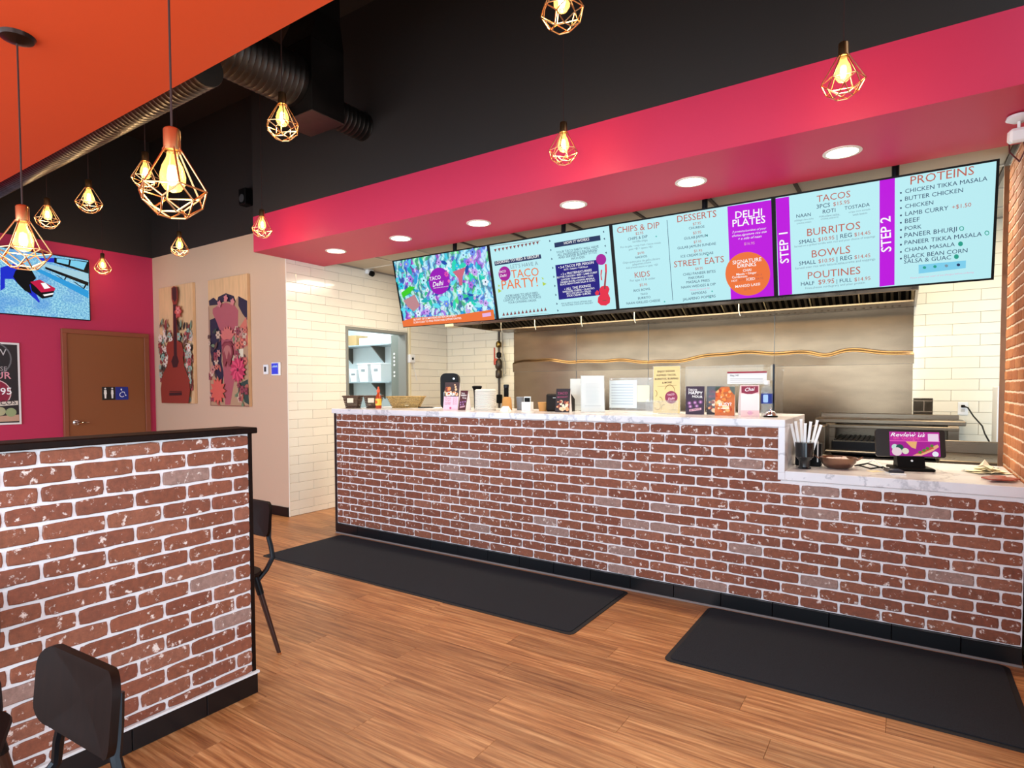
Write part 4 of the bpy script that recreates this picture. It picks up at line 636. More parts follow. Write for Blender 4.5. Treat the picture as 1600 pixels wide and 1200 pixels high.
far=[(2.93,-1.66,3.0,'pendant lamp at the very top, cut off by the frame over the beam',.2),
 (1.25,-1.79,2.9,'pendant lamp hanging just in front of the big duct box',.5),
 (-1.18,-1.79,2.9,'pendant lamp over the wall television, right of the near dark-rose pendant',.1),
 (-.24,-1.81,2.9,'smaller pendant lamp directly behind the largest pendant',.9),
 (-1.9,-1.82,2.88,'pendant lamp partly hidden behind the near dark-rose pendant',.4),
 (-3.91,-.58,2.9,'pendant lamp in front of the magenta wall above the restroom door',.0),
 (-2.15,-.58,2.9,'pendant lamp over the guitar painting on the beige wall',.6),
 (-.77,-.55,2.9,'pendant lamp at the far corner of the magenta beam',.3),
 (2.36,-.58,2.9,'pendant lamp in front of the magenta beam above the second and third screens',.8),
 (3.87,-.64,2.87,'pendant lamp in front of the magenta beam near the brick pillar',.15)]
for x,y,z,lab,r in far: pendant(x,y,z,lab,4.7,G,proto=pr,rz=r,energy=4.0)
# ducts
DU=steel('duct_steel','#47433f',.42,(2,2,2))
dk=thing('air_duct',(.20,-.757,3.5),'galvanised duct box with large round spiral branch under the black ceiling','duct')
MB().cbox(-.205,.21,-.158,.157,0,.55,.004).build('plenum_box',DU,dk)
MB().add([(-.205,-.158,.55),(.21,-.158,.55),(.21,.157,.55),(-.205,.157,.55),(-.18,-.05,.80),(.17,-.05,.80),(.17,.157,.80),(-.18,.157,.80)],[(0,1,5,4),(1,2,6,5),(2,3,7,6),(3,0,4,7)]).box(-.18,.17,-.05,.157,.80,1.2).build('riser',DU,dk)
def spiral(r,p0,p1,n,parent,name='round_duct'):
    p0,p1=Vector(p0),Vector(p1); pts=[];rr=[]
    for i in range(n):
        a=p0.lerp(p1,i/n); b_=p0.lerp(p1,(i+.82)/n); c=p0.lerp(p1,(i+.9)/n)
        pts+=[a,b_,c]; rr+=[r,r,r*1.018]
    pts.append(p1); rr.append(r)
    return MB().tube(pts,rr,24).build(name,DU,parent,True)
spiral(.19,(.0,-.16,.27),(.0,-3.0,.27),64,dk); spiral(.115,(.0,.157,.17),(.0,.555,.17),9,dk,'branch_duct')
d2=thing('spiral_duct',(-3.9,-2.02,3.17),'thin spiral duct running along the edge of the orange ceiling','duct')
spiral(.10,(-.4,0,0),(4.9,-.06,-.035),120,d2,'duct_run')
for x in (.6,1.7,2.8,3.9): MB().tube([(x,0,.09),(x,0,1.53)],.004,6).build('hanger_wire',BLACKM,d2)
sk=thing('wall_speaker',(-2.03,.11,3.55),'small black speaker on the black wall above the beige wall','speaker')
MB().cbox(-.065,.065,-.05,.05,-.09,.09,.01).build('cabinet',BLACKP,sk); MB().box(-.02,.02,.05,.075,-.03,.03).build('bracket',BLACKM,sk); MB().prism(circ(0,-.02,.045),-.053,-.05,'y').build('speaker_cone',mat('cone_grey','#3c3c3e',.6),sk)
cm=thing('security_camera',(-1.43,1.37,2.83),'small white dome security camera with black lens on the tiled wall','camera')
MB().cbox(.0,.06,-.05,.05,-.01,.05,.008).build('camera_mount',WHITEP,cm); MB().lathe([(.028,0),(.034,.02),(.034,.05),(.02,.06)],16,Matrix.Translation((.05,0,.0))@Matrix.Rotation(PI*.62,4,'Y')@Matrix.Translation((0,0,-.01))).build('camera_lens',BLACKP,cm,True)
cm=thing('security_camera',(4.60,.20,2.80),'white security camera with cable at the top of the brick pillar','camera')
MB().lathe([(.05,0),(.055,-.015),(.03,-.03)],20,Matrix.Translation((0,0,.0))).build('camera_mount',WHITEP,cm,True)
MB().cbox(-.04,.04,-.075,.05,-.13,-.06,.012,Matrix.Rotation(.25,4,'X')).build('camera_body',WHITEP,cm); MB().cbox(-.006,.006,-.01,.01,-.07,-.02,.002).build('camera_arm',WHITEP,cm)
MB().tube([(.02,.03,-.10),(.035,.06,-.16),(.02,.12,-.20),(.03,.22,-.17),(.0,.33,-.08),(.0,.36,-.0)],.004,6).build('cable',mat('cable_red','#5a2a2a',.6),cm,True)
th=thing('thermostat',(-1.80,.181,1.62),'small white thermostat with dark screen on the beige wall','thermostat'); MB().cbox(-.04,.04,-.02,0,-.055,.055,.004).build('casing',WHITEP,th); MB().box(-.022,.016,-.0215,-.02,-.025,.03).build('display',mat('lcd_dark','#3a3a3c',.3),th)
th=thing('thermostat',(-1.615,.181,1.62),'larger thermostat with glowing blue screen beside the white tile corner','thermostat'); MB().cbox(-.075,.075,-.022,0,-.07,.075,.005).build('casing',WHITEP,th); MB().box(-.066,.05,-.0235,-.022,-.055,.065).build('display',mat('lcd_blue','#101030',.3,emit='#3a4cf0',es=.8),th); MB().add([(-.05,-.0238,.03),(-.02,-.0238,.045),(.0,-.0238,.035),(.03,-.0238,.045),(.04,-.0238,.02),(-.06,-.0238,.02)],[(0,1,2,3,4,5)]).build('display_graphic',mat('lcd_cyan','#111111',.3,emit='#a8c8ff',es=.8),th)
tc=thing('wall_dispenser',(-1.43,2.12,1.80),'small white wall device with dangling cord on the kitchen tiles','dispenser'); MB().cbox(0,.05,-.06,.06,-.06,.06,.012).build('casing',WHITEP,tc); MB().prism(circ(0,0,.018,n=12),.05,.054,'x').build('device_lens',BLACKP,tc); MB().tube([(.03,.02,-.06),(.04,.06,-.2),(.03,.10,-.3)],.004,6).build('cord',WHITEP,tc)
cn=thing('wall_conduit',(-1.425,2.085,1.0),'cream conduit running down the tile wall beside the pass-through window','conduit'); MB().cbox(0,.03,-.018,.018,0,1.87,.003).build('conduit_body',mat('cream_plastic','#e6d9b4',.5),cn)
# ------------------------------------------------------------------ back room shelves seen through the pass-through
SHM=mat('grey_shelf','#a9b6ba',.35,.5)
for z,lab in ((2.045,'upper grey wall shelf with boxes in the back room'),(1.50,'lower grey wall shelf with white tubs in the back room')):
    t=thing('wall_shelf',(-2.35,2.6,z),lab,'shelf')
    MB().cbox(-.85,.38,-.32,0,-.02,.0,.003).build('shelf_board',SHM,t)
    for x in (-.05,-.75): MB().prism([(-.28,-.02),(0,-.02),(0,-.26)],x,x+.02,'x').build('bracket',STEELD,t)
def tub(x,y,z,w_,h_,lab,grp='white food tubs on the back room shelf'):
    t=thing('food_tub',(x,y,z),lab,'container',grp); q=MB()
    q.add([(-w_*.4,-w_*.5,0),(w_*.4,-w_*.5,0),(w_*.4,w_*.5,0),(-w_*.4,w_*.5,0),(-w_*.5,-w_*.6,h_),(w_*.5,-w_*.6,h_),(w_*.5,w_*.6,h_),(-w_*.5,w_*.6,h_)],[(0,3,2,1),(0,1,5,4),(1,2,6,5),(2,3,7,6),(3,0,4,7),(4,5,6,7)]).build('tub_body',mat('white_tub','#f2f5f4',.45),t)
    MB().cbox(-w_*.53,w_*.53,-w_*.63,w_*.63,h_,h_+.02,.004).build('tub_lid',mat('white_tub','#f2f5f4',.45),t); MB().box(-.04,.04,-w_*.56-.004,-w_*.55,h_*.6,h_*.75).build('tub_label',mat('grey_label','#8b9496',.6),t)
tub(-3.0,2.42,1.5,.17,.18,'round grey-white tub at the far end of the lower back room shelf'); tub(-2.79,2.42,1.5,.15,.17,'second short tub on the lower back room shelf'); tub(-2.54,2.42,1.5,.21,.25,'tall white tub third along the lower back room shelf'); tub(-2.27,2.42,1.5,.21,.25,'tall white tub nearest the window edge on the lower shelf')
for x,w_,h_,c,lab in ((-3.0,.2,.16,'#d8c7a0','beige carton at the far end of the upper back room shelf'),(-2.78,.2,.15,'#a98f62','brown carton on the upper back room shelf'),(-2.5,.22,.10,'#eef0ee','white carton on the upper back room shelf')):
    t=thing('carton',(x,2.42,2.045),lab,'box'); MB().cbox(-w_/2,w_/2,-.12,.12,0,h_,.003).build('carton_body',mat('carton_'+c[1:],c,.8),t); MB().box(-.02,.02,-.1205,.1205,h_,h_+.001).build('tape_strip',mat('tape','#c9b48a',.5),t)
t=thing('steel_door_panel',(-1.56,2.045,1.0),'tall grey panel with a row of round white holes inside the pass-through','panel')
MB().cbox(-.15,.0,0,.012,0,1.13,.002).build('panel_sheet',mat('grey_panel','#7f857c',.5,.2),t)
for z in (.83,.78,.73,.68,.58,.53): MB().prism(circ(-.09,z+.04,.016,n=10),-.004,.0,'y').build('hole_cap',WHITEP,t)
# ------------------------------------------------------------------ menu screens
TILT=.226; TW_,THt=1.229,.691
bgm={0:None}
def jungle():
    m,N,L,b=nodes_mat('jungle_picture'); tc=N.new('ShaderNodeTexCoord'); v=tc.outputs['Object']
    n=N.new('ShaderNodeTexNoise'); n.inputs['Scale'].default_value=7; n.inputs['Detail'].default_value=2; L.new(v,n.inputs['Vector'])
    sc_=N.new('ShaderNodeVectorMath'); sc_.operation='SCALE'; sc_.inputs['Scale'].default_value=.16; L.new(n.outputs['Color'],sc_.inputs[0])
    ad=N.new('ShaderNodeVectorMath'); L.new(v,ad.inputs[0]); L.new(sc_.outputs[0],ad.inputs[1])
    vo=N.new('ShaderNodeTexVoronoi'); vo.inputs['Scale'].default_value=13; L.new(ad.outputs[0],vo.inputs['Vector'])
    cr=N.new('ShaderNodeValToRGB'); sepc=N.new('ShaderNodeSeparateColor'); L.new(vo.outputs['Color'],sepc.inputs[0]); L.new(sepc.outputs[0],cr.inputs[0]); cr.color_ramp.interpolation='CONSTANT'
    cols=['#35c0d8','#1aa6a0','#7fe0e8','#2a56d0','#9a6fe0','#22d8c0','#6fd0f0','#2ab070','#c8eef8','#4a8ae8','#b04fd8','#40d870']
    e=cr.color_ramp.elements; e[0].color=lin(cols[0]); e[1].position=1/12; e[1].color=lin(cols[1])
    for i,c in enumerate(cols[2:]): x=e.new((i+2)/12); x.color=lin(c)
    v2=N.new('ShaderNodeTexVoronoi'); v2.feature='DISTANCE_TO_EDGE'; v2.inputs['Scale'].default_value=13; L.new(ad.outputs[0],v2.inputs['Vector'])
    w_=N.new('ShaderNodeTexWave'); w_.inputs['Scale'].default_value=4; w_.inputs['Distortion'].default_value=11; w_.inputs['Detail Scale'].default_value=1.6; L.new(v,w_.inputs['Vector'])
    c1=mix(N,L,maprange(N,L,w_.outputs[0],.55,.8,0,.75),cr.outputs[0],lin('#c8f0f4')); c2=mix(N,L,maprange(N,L,w_.outputs[0],.0,.16,.8,0),c1,lin('#15408a')); c3=mix(N,L,maprange(N,L,v2.outputs[0],0,.05,.7,0),c2,lin('#1f4f90'))
    b.inputs['Base Color'].default_value=(.01,.01,.01,1); L.new(c3,b.inputs['Emission Color']); b.inputs['Emission Strength'].default_value=1.0; b.inputs['Roughness'].default_value=.3
    return m
SCR=mat('screen_pale_cyan','#050505',.35,emit='#bdf0f6',es=.95,spec=.15); JUN=jungle()
labs=['menu screen with a jungle picture and round purple logo, farthest from the pillar','menu screen advertising a taco party with a small red guitar','menu screen listing chips, desserts and street eats beside a purple column','menu screen listing tacos, burritos and proteins, next to the brick pillar']
for k in range(4):
    t=thing('menu_screen',(-.342+k*TW_+.008,.847,2.062),labs[k],'television','menu screens in a row over the counter',rx=TILT)
    w_=TW_-.016
    MB().cbox(-.006,w_+.006,.002,.05,-.006,THt+.006,.003).build('casing',BLACKP,t)
    for bx in ((-.008,.006,-.006,THt+.006),(w_-.006,w_+.008,-.006,THt+.006)): MB().box(bx[0],bx[1],-.006,.002,bx[2],bx[3]).build('bezel',BLACKP,t)
    for bx in ((.006,w_-.006,-.006,.006),(.006,w_-.006,THt-.006,THt+.006)): MB().box(bx[0],bx[1],-.006,.002,bx[2],bx[3]).build('bezel',BLACKP,t)
    s=MB().add([(.005,-.0,.005),(w_-.005,-.0,.005),(w_-.005,-.0,THt-.005),(.005,-.0,THt-.005)],[(0,1,2,3)]).build('screen',JUN if k==0 else SCR,t)
    P=Print(w_,THt,-.0006); T_,P_=PR['tv%d'%(k+1)]
    if k==0:
        rr=random.Random(5)
        for i in range(70): P.leaf(rr.uniform(.03,.92),rr.uniform(.15,.92),rr.uniform(.07,.15),rr.uniform(0,6.28),rr.choice(['#2ad8b8','#38c890','#2f9fe0','#1f50b0','#60e0f0','#18b0b8','#8aeaf4','#4ad0e8']))
        for i in range(60): P.flower(rr.uniform(.05,.95),rr.uniform(.15,.95),rr.uniform(.018,.045),rr.choice(['#b070e0','#e8f4ff','#b8f0ff','#7090f0','#c8a0f0','#20c8e8','#60e8e0']),rr.choice(['#402090','#f0e060','#103060']),rr.choice([5,6,8]))
        P.poly([(.05,.52),(.16,.60),(.22,.58),(.15,.50),(.06,.44)],'#3ccf28'); P.poly([(.06,.40),(.2,.47),(.24,.30),(.16,.22),(.1,.3)],'#c08a90')
        P.poly([(.64,.72),(.78,.76),(.73,.62),(.72,.52),(.69,.52),(.69,.62)],'#d06a80')
    for pts,c in P_: P.poly(pts,c)
    if k==0:
        P.flower(.575,.70,.03,'#e04fb0','purple',8); P.flower(.59,.60,.018,'#f070c0','purple',6)
    for st,a,b_,c,o in T_: P.text(st,a,b_,c,o)
    if k==2:
        for u,v in ((.3,.79),(.325,.045),(.62,.51),(.655,.42),(.62,.72),(.635,.115),(.62,.05)): P.circle(u,v,.006,'#4ab8b0',8)
    P.build(s,.98)
    # ceiling mount
    MB().box(w_/2-.11,w_/2+.11,.05,.07,.2,.45).build('mount_plate',BLACKM,t)
    R_=Matrix.Rotation(-TILT,4,'X'); 
    p0=R_@Vector((0,.0,2.885-2.062)); q=MB()
    base=Vector((w_/2+.1,.075,.35)); top_w=(R_@(Vector((0,0,0)))); 
    # pole is vertical in the room: direction (0,sin,cos) in the tilted frame
    d=Vector((0,math.sin(TILT),math.cos(TILT))); L_=(2.885-2.062-(R_.inverted()@base).z)
    q.tube([base-d*.05,base+d*L_],.022,10).build('ceiling_pole',BLACKM,t,True)
# ------------------------------------------------------------------ wall television, poster, paintings
def media_speckle():
    m,N,L,b=nodes_mat('driveway_picture'); tc=N.new('ShaderNodeTexCoord'); v=tc.outputs['Object']
    n=noise(N,L,v,55,3,.7); n2=noise(N,L,v,4,2)
    c=mix(N,L,maprange(N,L,n,.42,.6),lin('#5aa8d8'),lin('#a8e4f4')); c2=mix(N,L,maprange(N,L,n2,.5,.65,0,.5),c,lin('#3a88e0'))
    b.inputs['Base Color'].default_value=(.01,.01,.01,1); L.new(c2,b.inputs['Emission Color']); b.inputs['Emission Strength'].default_value=.95; return m
t=thing('television',(-4.25,-1.90,2.265),'flat television on the magenta wall showing a person with a red toy car','television',rz=PI/2)
MB().cbox(-.008,1.308,.002,.042,-.008,.738,.003).build('casing',BLACKP,t); MB().cbox(.45,.85,.042,.043,.2,.5,.0003).build('wall_bracket',BLACKM,t)
for bx in ((-.008,0,-.008,.738),(1.30,1.308,-.008,.738),(0,1.3,-.008,0),(0,1.3,.73,.738)): MB().box(bx[0],bx[1],-.004,.002,bx[2],bx[3]).build('bezel',BLACKP,t)
s=MB().add([(0,0,0),(1.3,0,0),(1.3,0,.73),(0,0,.73)],[(0,1,2,3)]).build('screen',media_speckle(),t)
P=Print(1.3,.73,-.0006)
for pts,c in PR['tvl'][1]: P.poly(pts,c)
P.build(s,.95)
t=thing('framed_poster',(-4.297,-1.92,1.01),'dark menu poster in a thin white frame on the magenta wall','poster',rz=PI/2)
MB().cbox(0,.61,-.02,0,0,.93,.003).build('poster_frame',mat('white_frame','#eceae6',.4),t)
s=MB().add([(.022,-.0205,.022),(.588,-.0205,.022),(.588,-.0205,.908),(.022,-.0205,.908)],[(0,1,2,3)]).build('poster_print',mat('chalk_black','#231f22',.5),t)
P=Print(.61,.93,-.021)
for r,c in ((.2,'#6a6a6c'),(.185,'#231f22')): P.circle(.55,.80,r,c)
P.text('W',(.62,.84),(.80,.84),'#c8c8c8'); P.text('BIG',(.05,.70),(.42,.70),'#e08a9a','b'); P.text('D',(.50,.70),(.66,.70),'#e08a9a','b'); P.text('UP CLOSE',(.30,.655),(.80,.655),'#b0a8a8'); P.text('FLAVOUR',(.08,.56),(.86,.56),'#e79aa8','b')
P.circle(.60,.385,.155,'#e8c0c0'); P.circle(.60,.385,.145,'#8e1b3a'); P.text('$13.95',(.38,.36),(.86,.37),'white','b')
P.poly([(.04,.25),(.95,.29),(.95,.24),(.04,.2)],'#ded6c6'); P.text('BEST TACOS',(.25,.225),(.92,.25),'#3a3030','b')
P.poly([(.04,.04),(.96,.04),(.96,.12),(.5,.10),(.04,.14)],'#c7a186')
for i in range(5): P.circle(.2+.16*i,.15+.015*(i%2),.05,['#b4b48a','#9aa878','#c0b890'][i%3],16)
P.build(s)
CANV=mat('wood_canvas','#d8ab7c',.7,noise=.12,nscale=3,stretch=(8,1,1))
for i,(nm,ox,w_,lab) in enumerate((('p1',-4.06,.82,'tall wood-panel painting of a red guitar with flowers, nearer the magenta wall'),('p2',-2.885,.80,'tall wood-panel painting of an ornate carved guitar head with flowers, nearer the tiles'))):
    z0,h_=(1.222,1.51) if i==0 else (1.2,1.515)
    t=thing('painting',(ox,.14,z0),lab,'painting')
    s=MB().cbox(0,w_,0,.040,0,h_,.002).build('canvas_panel',CANV,t)
    P=Print(w_,h_,-.0005); rr=random.Random(3+i)
    if i==0:
        for k in range(190):
            sd=rr.choice((-1,1)); v=rr.uniform(.02,.62); u=.52+sd*rr.uniform(.20 if v<.45 else .10,.47)
            u=min(max(u,.06),.95); ty=rr.random()
            if ty<.45: P.leaf(u,min(v+.06,.7),rr.uniform(.06,.13),rr.uniform(.8,2.4),rr.choice(['#4a3a30','#6a4438','#7a8a70','#8a3a38','#3a2c28','#98907a']))
            else: P.flower(u,v,rr.uniform(.03,.065),rr.choice(['#d8b8a8','#8fa898','#b05050','#e0c8b8','#7a5a4a','#a8a898','#903838']),rr.choice(['#5a2020','#c86a50']),rr.choice([5,6,7]))
        for pts,c in PR['p1'][1]: P.poly(pts,c)
        P.flower(.66,.77,.085,'#c04a44','#8a2020',6); P.flower(.66,.78,.05,'#e08078','#8a2020',6)
        P.poly([(.35,.095),(.72,.095),(.72,.105),(.35,.105)],'#5a1a14')
    else:
        P.poly([(0,.0),(1,0),(1,.6),(.85,.75),(.7,.62),(.5,.7),(.2,.65),(0,.8)],'#8a5a4a')
        for pts,c in PR['p2'][1]: P.poly(pts,c)
        for k in range(90):
            u=rr.choice((rr.uniform(.02,.3),rr.uniform(.66,.98))); v=rr.uniform(.02,.62); ty=rr.random()
            if ty<.5: P.leaf(u,v,rr.uniform(.05,.13),rr.uniform(0,6.28),rr.choice(['#2c3a34','#5a3a34','#a85a4a','#3a2a34','#6a7a5a']))
            else: P.flower(u,v,rr.uniform(.03,.06),rr.choice(['#c86a5a','#c8a890','#8a3a44','#b87a70']),'#4a1a20',6)
        for u,v in ((.33,.80),(.50,.835),(.67,.80)): P.flower(u,v,.045,'#c87878','#c87878',5)
        for k in range(7):
            a=PI*(.12+.126*k); P.leaf(.52,.52,.16,a,'#c86a62'); P.leaf(.52,.50,.13,-a,'#7a2a34')
        P.circle(.52,.42,.11,'#8a3a40'); P.circle(.52,.42,.08,'#b06a64'); P.leaf(.44,.30,.2,PI/2,'#8a3a40'); P.leaf(.56,.30,.2,PI/2,'#8a3a40')
        for k in range(12): a=2*PI*k/12; P.leaf(.25,.12,.17,a,'#d05a4c')
        for k in range(16): a=2*PI*k/16; P.leaf(.78,.28,.16,a,'#b02a4c' if k%2 else '#d84a68')
        P.circle(.78,.28,.02,'#5a1028')
    P.build(s)
# ------------------------------------------------------------------ things on the high bar top (z 1.21)
ZT=1.2102
WK=mat('wicker','#a98a52',.8,noise=.5,nscale=90,bump=.8,bscale=120)
def basket(x,y,lab,w_=.15,d_=.20,h_=.115,rz=0,col=WK,tagc=True,filled='#c7b184'):
    t=thing('wicker_basket',(x,y,ZT),lab,'basket','small wicker baskets at the far end of the bar',rz)
    n=7; q=MB()
    for k in range(n):
        z0=h_*k/n; z1=h_*(k+.86)/n; s0=.72+.28*k/n
        w2,d2=w_*s0/2,d_*s0/2
        q.cbox(-w2,w2,-d2,-d2+.008,z0,z1,.002).cbox(-w2,w2,d2-.008,d2,z0,z1,.002).cbox(-w2,-w2+.008,-d2,d2,z0,z1,.002).cbox(w2-.008,w2,-d2,d2,z0,z1,.002)
    q.box(-w_*.34,w_*.34,-d_*.34,d_*.34,.0,.006)
    q.build('woven_sides',col,t)
    MB().tube([(-w_/2,-d_/2,h_),(w_/2,-d_/2,h_),(w_/2,d_/2,h_),(-w_/2,d_/2,h_),(-w_/2,-d_/2,h_)],.006,6).build('rim',col,t)
    if tagc:
        MB().cbox(-.035,.025,-d_*.46-.006,-d_*.46,.055,.10,.001).build('paper_tag',mat('cream_tag','#e8dcc0',.7),t)
    q=MB(); rr=random.Random(int(x*99))
    for k in range(14):
        a,b_=rr.uniform(-w_*.28,w_*.28),rr.uniform(-d_*.3,d_*.3); q.cbox(a-.02,a+.02,b_-.02,b_+.02,.02,h_*rr.uniform(.7,1.0),.004)
    tag(q.build('sachets',mat('sachet_paper','#d8c8a0',.6),t),kind='stuff')
    return t
WD=mat('dark_wicker','#5a4130',.8,noise=.5,nscale=90,bump=.8,bscale=120)
basket(-.385,.165,'dark brown wicker basket with paper tag at the very end of the bar',.16,.20,.118,rz=.6,col=WD)
basket(-.225,.285,'dark brown wicker basket with tag, second from the end of the bar',.16,.20,.118,rz=.6,col=WD)
basket(.06,.45,'wide pale straw basket behind the hot sauce bottle',.36,.20,.11,rz=.6,tagc=False)
t=thing('sauce_bottle',(-.07,.20,ZT),'orange-capped hot sauce bottle in front of the pale straw basket','bottle')
MB().lathe([(.026,0),(.029,.006),(.029,.10),(.022,.125),(.012,.145),(.012,.16)],20).build('bottle_body',mat('chili_red','#b0380c',.12,coat=.5),t,True)
MB().lathe([(.0293,.03),(.0293,.095)],20,cap=False).build('label_band',mat('yellow_label','#f0c23a',.5),t,True)
MB().prism(circ(0,.062,.015,n=12),-.031,-.0295,'y').build('label_emblem',mat('orange_label','#d8641c',.5),t)
MB().lathe([(.014,.155),(.016,.16),(.016,.18),(.008,.185),(.009,.2),(.004,.21)],16).build('cap',mat('orange_cap','#ee5a2c',.4),t,True)
t=thing('paper_sheet',(.12,.50,ZT),'white paper with black pen lying near the straw basket','paper'); MB().cbox(0,.30,-.1,.1,0,.002,.0005,Matrix.Rotation(.3,4,'Z')).build('sheet',PAPER,t); 
t=thing('pen',(.24,.42,ZT+.003),'black pen lying on the white paper behind the baskets','pen'); MB().tube([(0,0,.006),(.12,.07,.006)],.006,8).build('barrel',BLACKP,t); MB().tube([(.12,.07,.006),(.14,.0817,.006)],[.006,.001],8).build('pen_tip',BLACKM,t)
# black cup dispenser
t=thing('napkin_dispenser',(.64,.42,ZT),'tall black rounded dispenser behind the pink table card','dispenser',rz=.55)
MB().prism(rrect(.17,.33,.05,6,0,.165),-.05,.07,'y').build('casing',mat('smoky_black','#120e0c',.35,spec=.12),t,True); MB().cbox(-.055,.055,-.054,-.05,.03,.16,.002).build('opening_plate',mat('steel_plain','#8a8580',.3,1),t); MB().prism(circ(.04,.28,.008,n=10),-.055,-.05,'y').build('key_lock',mat('chrome','#d8d8d8',.15,1),t)
def tent(x,y,lab,rz,w_,h_,prints,back='#efe6e2',curved=False,depth=.07):
    t=thing('table_card',(x,y,ZT),lab,'card','folded table cards on the bar',rz)
    a=math.atan2(depth/2,h_) 
    if curved:
        pts=[(0,0),(-.012,h_*.3),(-.004,h_*.65),(.028,h_)]; pts2=[(depth,0),(depth-.002,h_*.35),(depth*.75,h_*.7),(.030,h_)]
        q=MB(); 
        for P_,nm in ((pts,'f'),(pts2,'b')):
            n=len(P_); q.add([(sx*w_/2,p[0],p[1]) for p in P_ for sx in (-1,1)]+[(sx*w_/2,p[0]+.0012,p[1]) for p in P_ for sx in (-1,1)],[(2*i,2*i+1,2*i+3,2*i+2) for i in range(n-1)]+[(2*n+2*i,2*n+2*i+2,2*n+2*i+3,2*n+2*i+1) for i in range(n-1)])
        q.box(-w_/2,w_/2,0,depth,0,.001).build('card_body',mat('card_'+back[1:],back,.6),t,True)
    else:
        q=MB(); q.add([(-w_/2,0,0),(w_/2,0,0),(w_/2,depth/2,h_),(-w_/2,depth/2,h_),(-w_/2,depth,0),(w_/2,depth,0)],[(0,1,2,3),(5,4,3,2),(0,4,5,1),(0,3,4),(1,5,2)]).build('card_body',mat('card_'+back[1:],back,.6),t)
    f=bpy.data.objects.new('printed_face',MB().add([(0,0,0),(w_,0,0),(w_,0,1*math.hypot(h_,depth/2)),(0,0,math.hypot(h_,depth/2))],[(0,1,2,3)]).mesh('printed_face',mat('card_face_'+prints[0],prints[0],.5))); COL.objects.link(f); f.parent=t
    f.location=(-w_/2,-.0012,.0005); f.rotation_euler=(-a if not curved else -.12,0,0)
    if curved: f.location=(-w_/2,-.013,.0)
    P=Print(w_,math.hypot(h_,depth/2),-.0004); prints[1](P); P.build(f)
    return t
def list_print(P):
    P.poly([(.05,.97),(.95,.97),(.95,.78),(.5,.70),(.05,.76)],'#8e2440'); P.text('Chai',(.25,.80),(.78,.83),'white','bi')
    for i in range(4): P.text(('Masala','Ginger','Cardamom','Mango Lassi')[i],(.08,.64-i*.09),(.55,.64-i*.09),'#b0506a'); P.text('$4.95',(.70,.64-i*.09),(.92,.64-i*.09),'#7a2a44')
    P.circle(.5,.12,P.W*.13,'#e8b0c4'); P.text('Taco Delhi',(.33,.10),(.68,.10),'#9a2a5a')
def food_dark(P):
    rr=random.Random(2)
    for k in range(30): P.circle(rr.uniform(.1,.9),rr.uniform(.1,.45),P.W*rr.uniform(.05,.13),rr.choice(['#e0a070','#f0c8a0','#b8603a','#f2dcc0','#8a3a2a']),10)
    P.text('TACO',(.12,.74),(.82,.76),'#a0406a','b'); P.text('MONDAY',(.12,.60),(.85,.62),'#a0406a','b')
def loaded(P):
    for i,(s_,a,b_,y) in enumerate((('TACO',.1,.6,.84),('HAPPY',.14,.9,.72),('HOUR',.35,.9,.60))): P.text(s_,(a,y),(b_,y-.02),'white','b')
    for u,v in ((.2,.40),(.5,.42),(.8,.44),(.25,.28),(.6,.30)): P.circle(u,v,P.W*.12,'#6a3a6a',12); P.circle(u,v,P.W*.06,'#c090c0',10)
    P.poly([(.2,.1),(.85,.16),(.85,.24),(.2,.18)],'#d8a8b8'); P.text('$3 TACOS',(.25,.12),(.8,.17),'#4a1030','b')
def spicy(P):
    rr=random.Random(9)
    for k in range(45): P.circle(rr.uniform(.06,.94),rr.uniform(.05,.9),P.W*rr.uniform(.05,.12),rr.choice(['#e88a3a','#d8641c','#f0b070','#b8401c','#f2d0a0']),10)
    P.text('BUSY?',(.2,.32),(.85,.34),'white','b'); P.text('WE CATER',(.3,.22),(.75,.23),'white','b')
    P.poly([(.0,.8),(.3,1),(.0,1)],'#3a4a3c'); P.poly([(.8,.85),(1,.7),(1,1),(.7,1)],'#50605a')
def drinks(P):
    rr=random.Random(4)
    for k in range(22): P.circle(rr.uniform(.1,.9),rr.uniform(.55,.92),P.W*rr.uniform(.05,.13),rr.choice(['#e08a4a','#b04a2a','#f0c090','#703020']),10)
    P.poly([(.0,.0),(1,0),(1,.48),(0,.48)],'#f0c4d4'); P.text('Chai',(.15,.50),(.8,.52),'white','bi')
    for i in range(4): P.text(('Masala','Ginger','Cardamom','Lassi')[i],(.1,.40-i*.07),(.5,.40-i*.07),'#a05070'); P.text('$4.95',(.65,.40-i*.07),(.9,.40-i*.07),'#a05070')
    P.circle(.5,.07,P.W*.07,'#c04a78')
tent(.79,.235,'pink chai price card with a food photo, standing before the black dispenser',.15,.15,.245,('#3a1f1c',drinks),depth=.08)
tent(.925,.225,'narrow dark red card beside the pink chai price card',-.05,.085,.17,('#4a1420',loaded),depth=.08)
tent(1.90,.255,'dark taco card with pale food picture beside the squat black receipt printer',.25,.115,.185,('#221418',food_dark),depth=.09)
tent(2.90,.37,'purple happy hour card, leftmost of the three cards right of the yellow sign',.2,.125,.20,('#2c1430',loaded))
tent(3.03,.42,'dark taco card standing between the purple card and the orange food card',.2,.12,.20,('#241a20',food_dark))
tent(3.12,.30,'orange food photo card with wavy white side, middle of the bar right end',.15,.125,.195,('#c86a30',spicy),depth=.09)
tent(3.29,.26,'curved pale pink price card left of the water bottle',.35,.115,.20,('#efc9c6',list_print),curved=True,depth=.11)
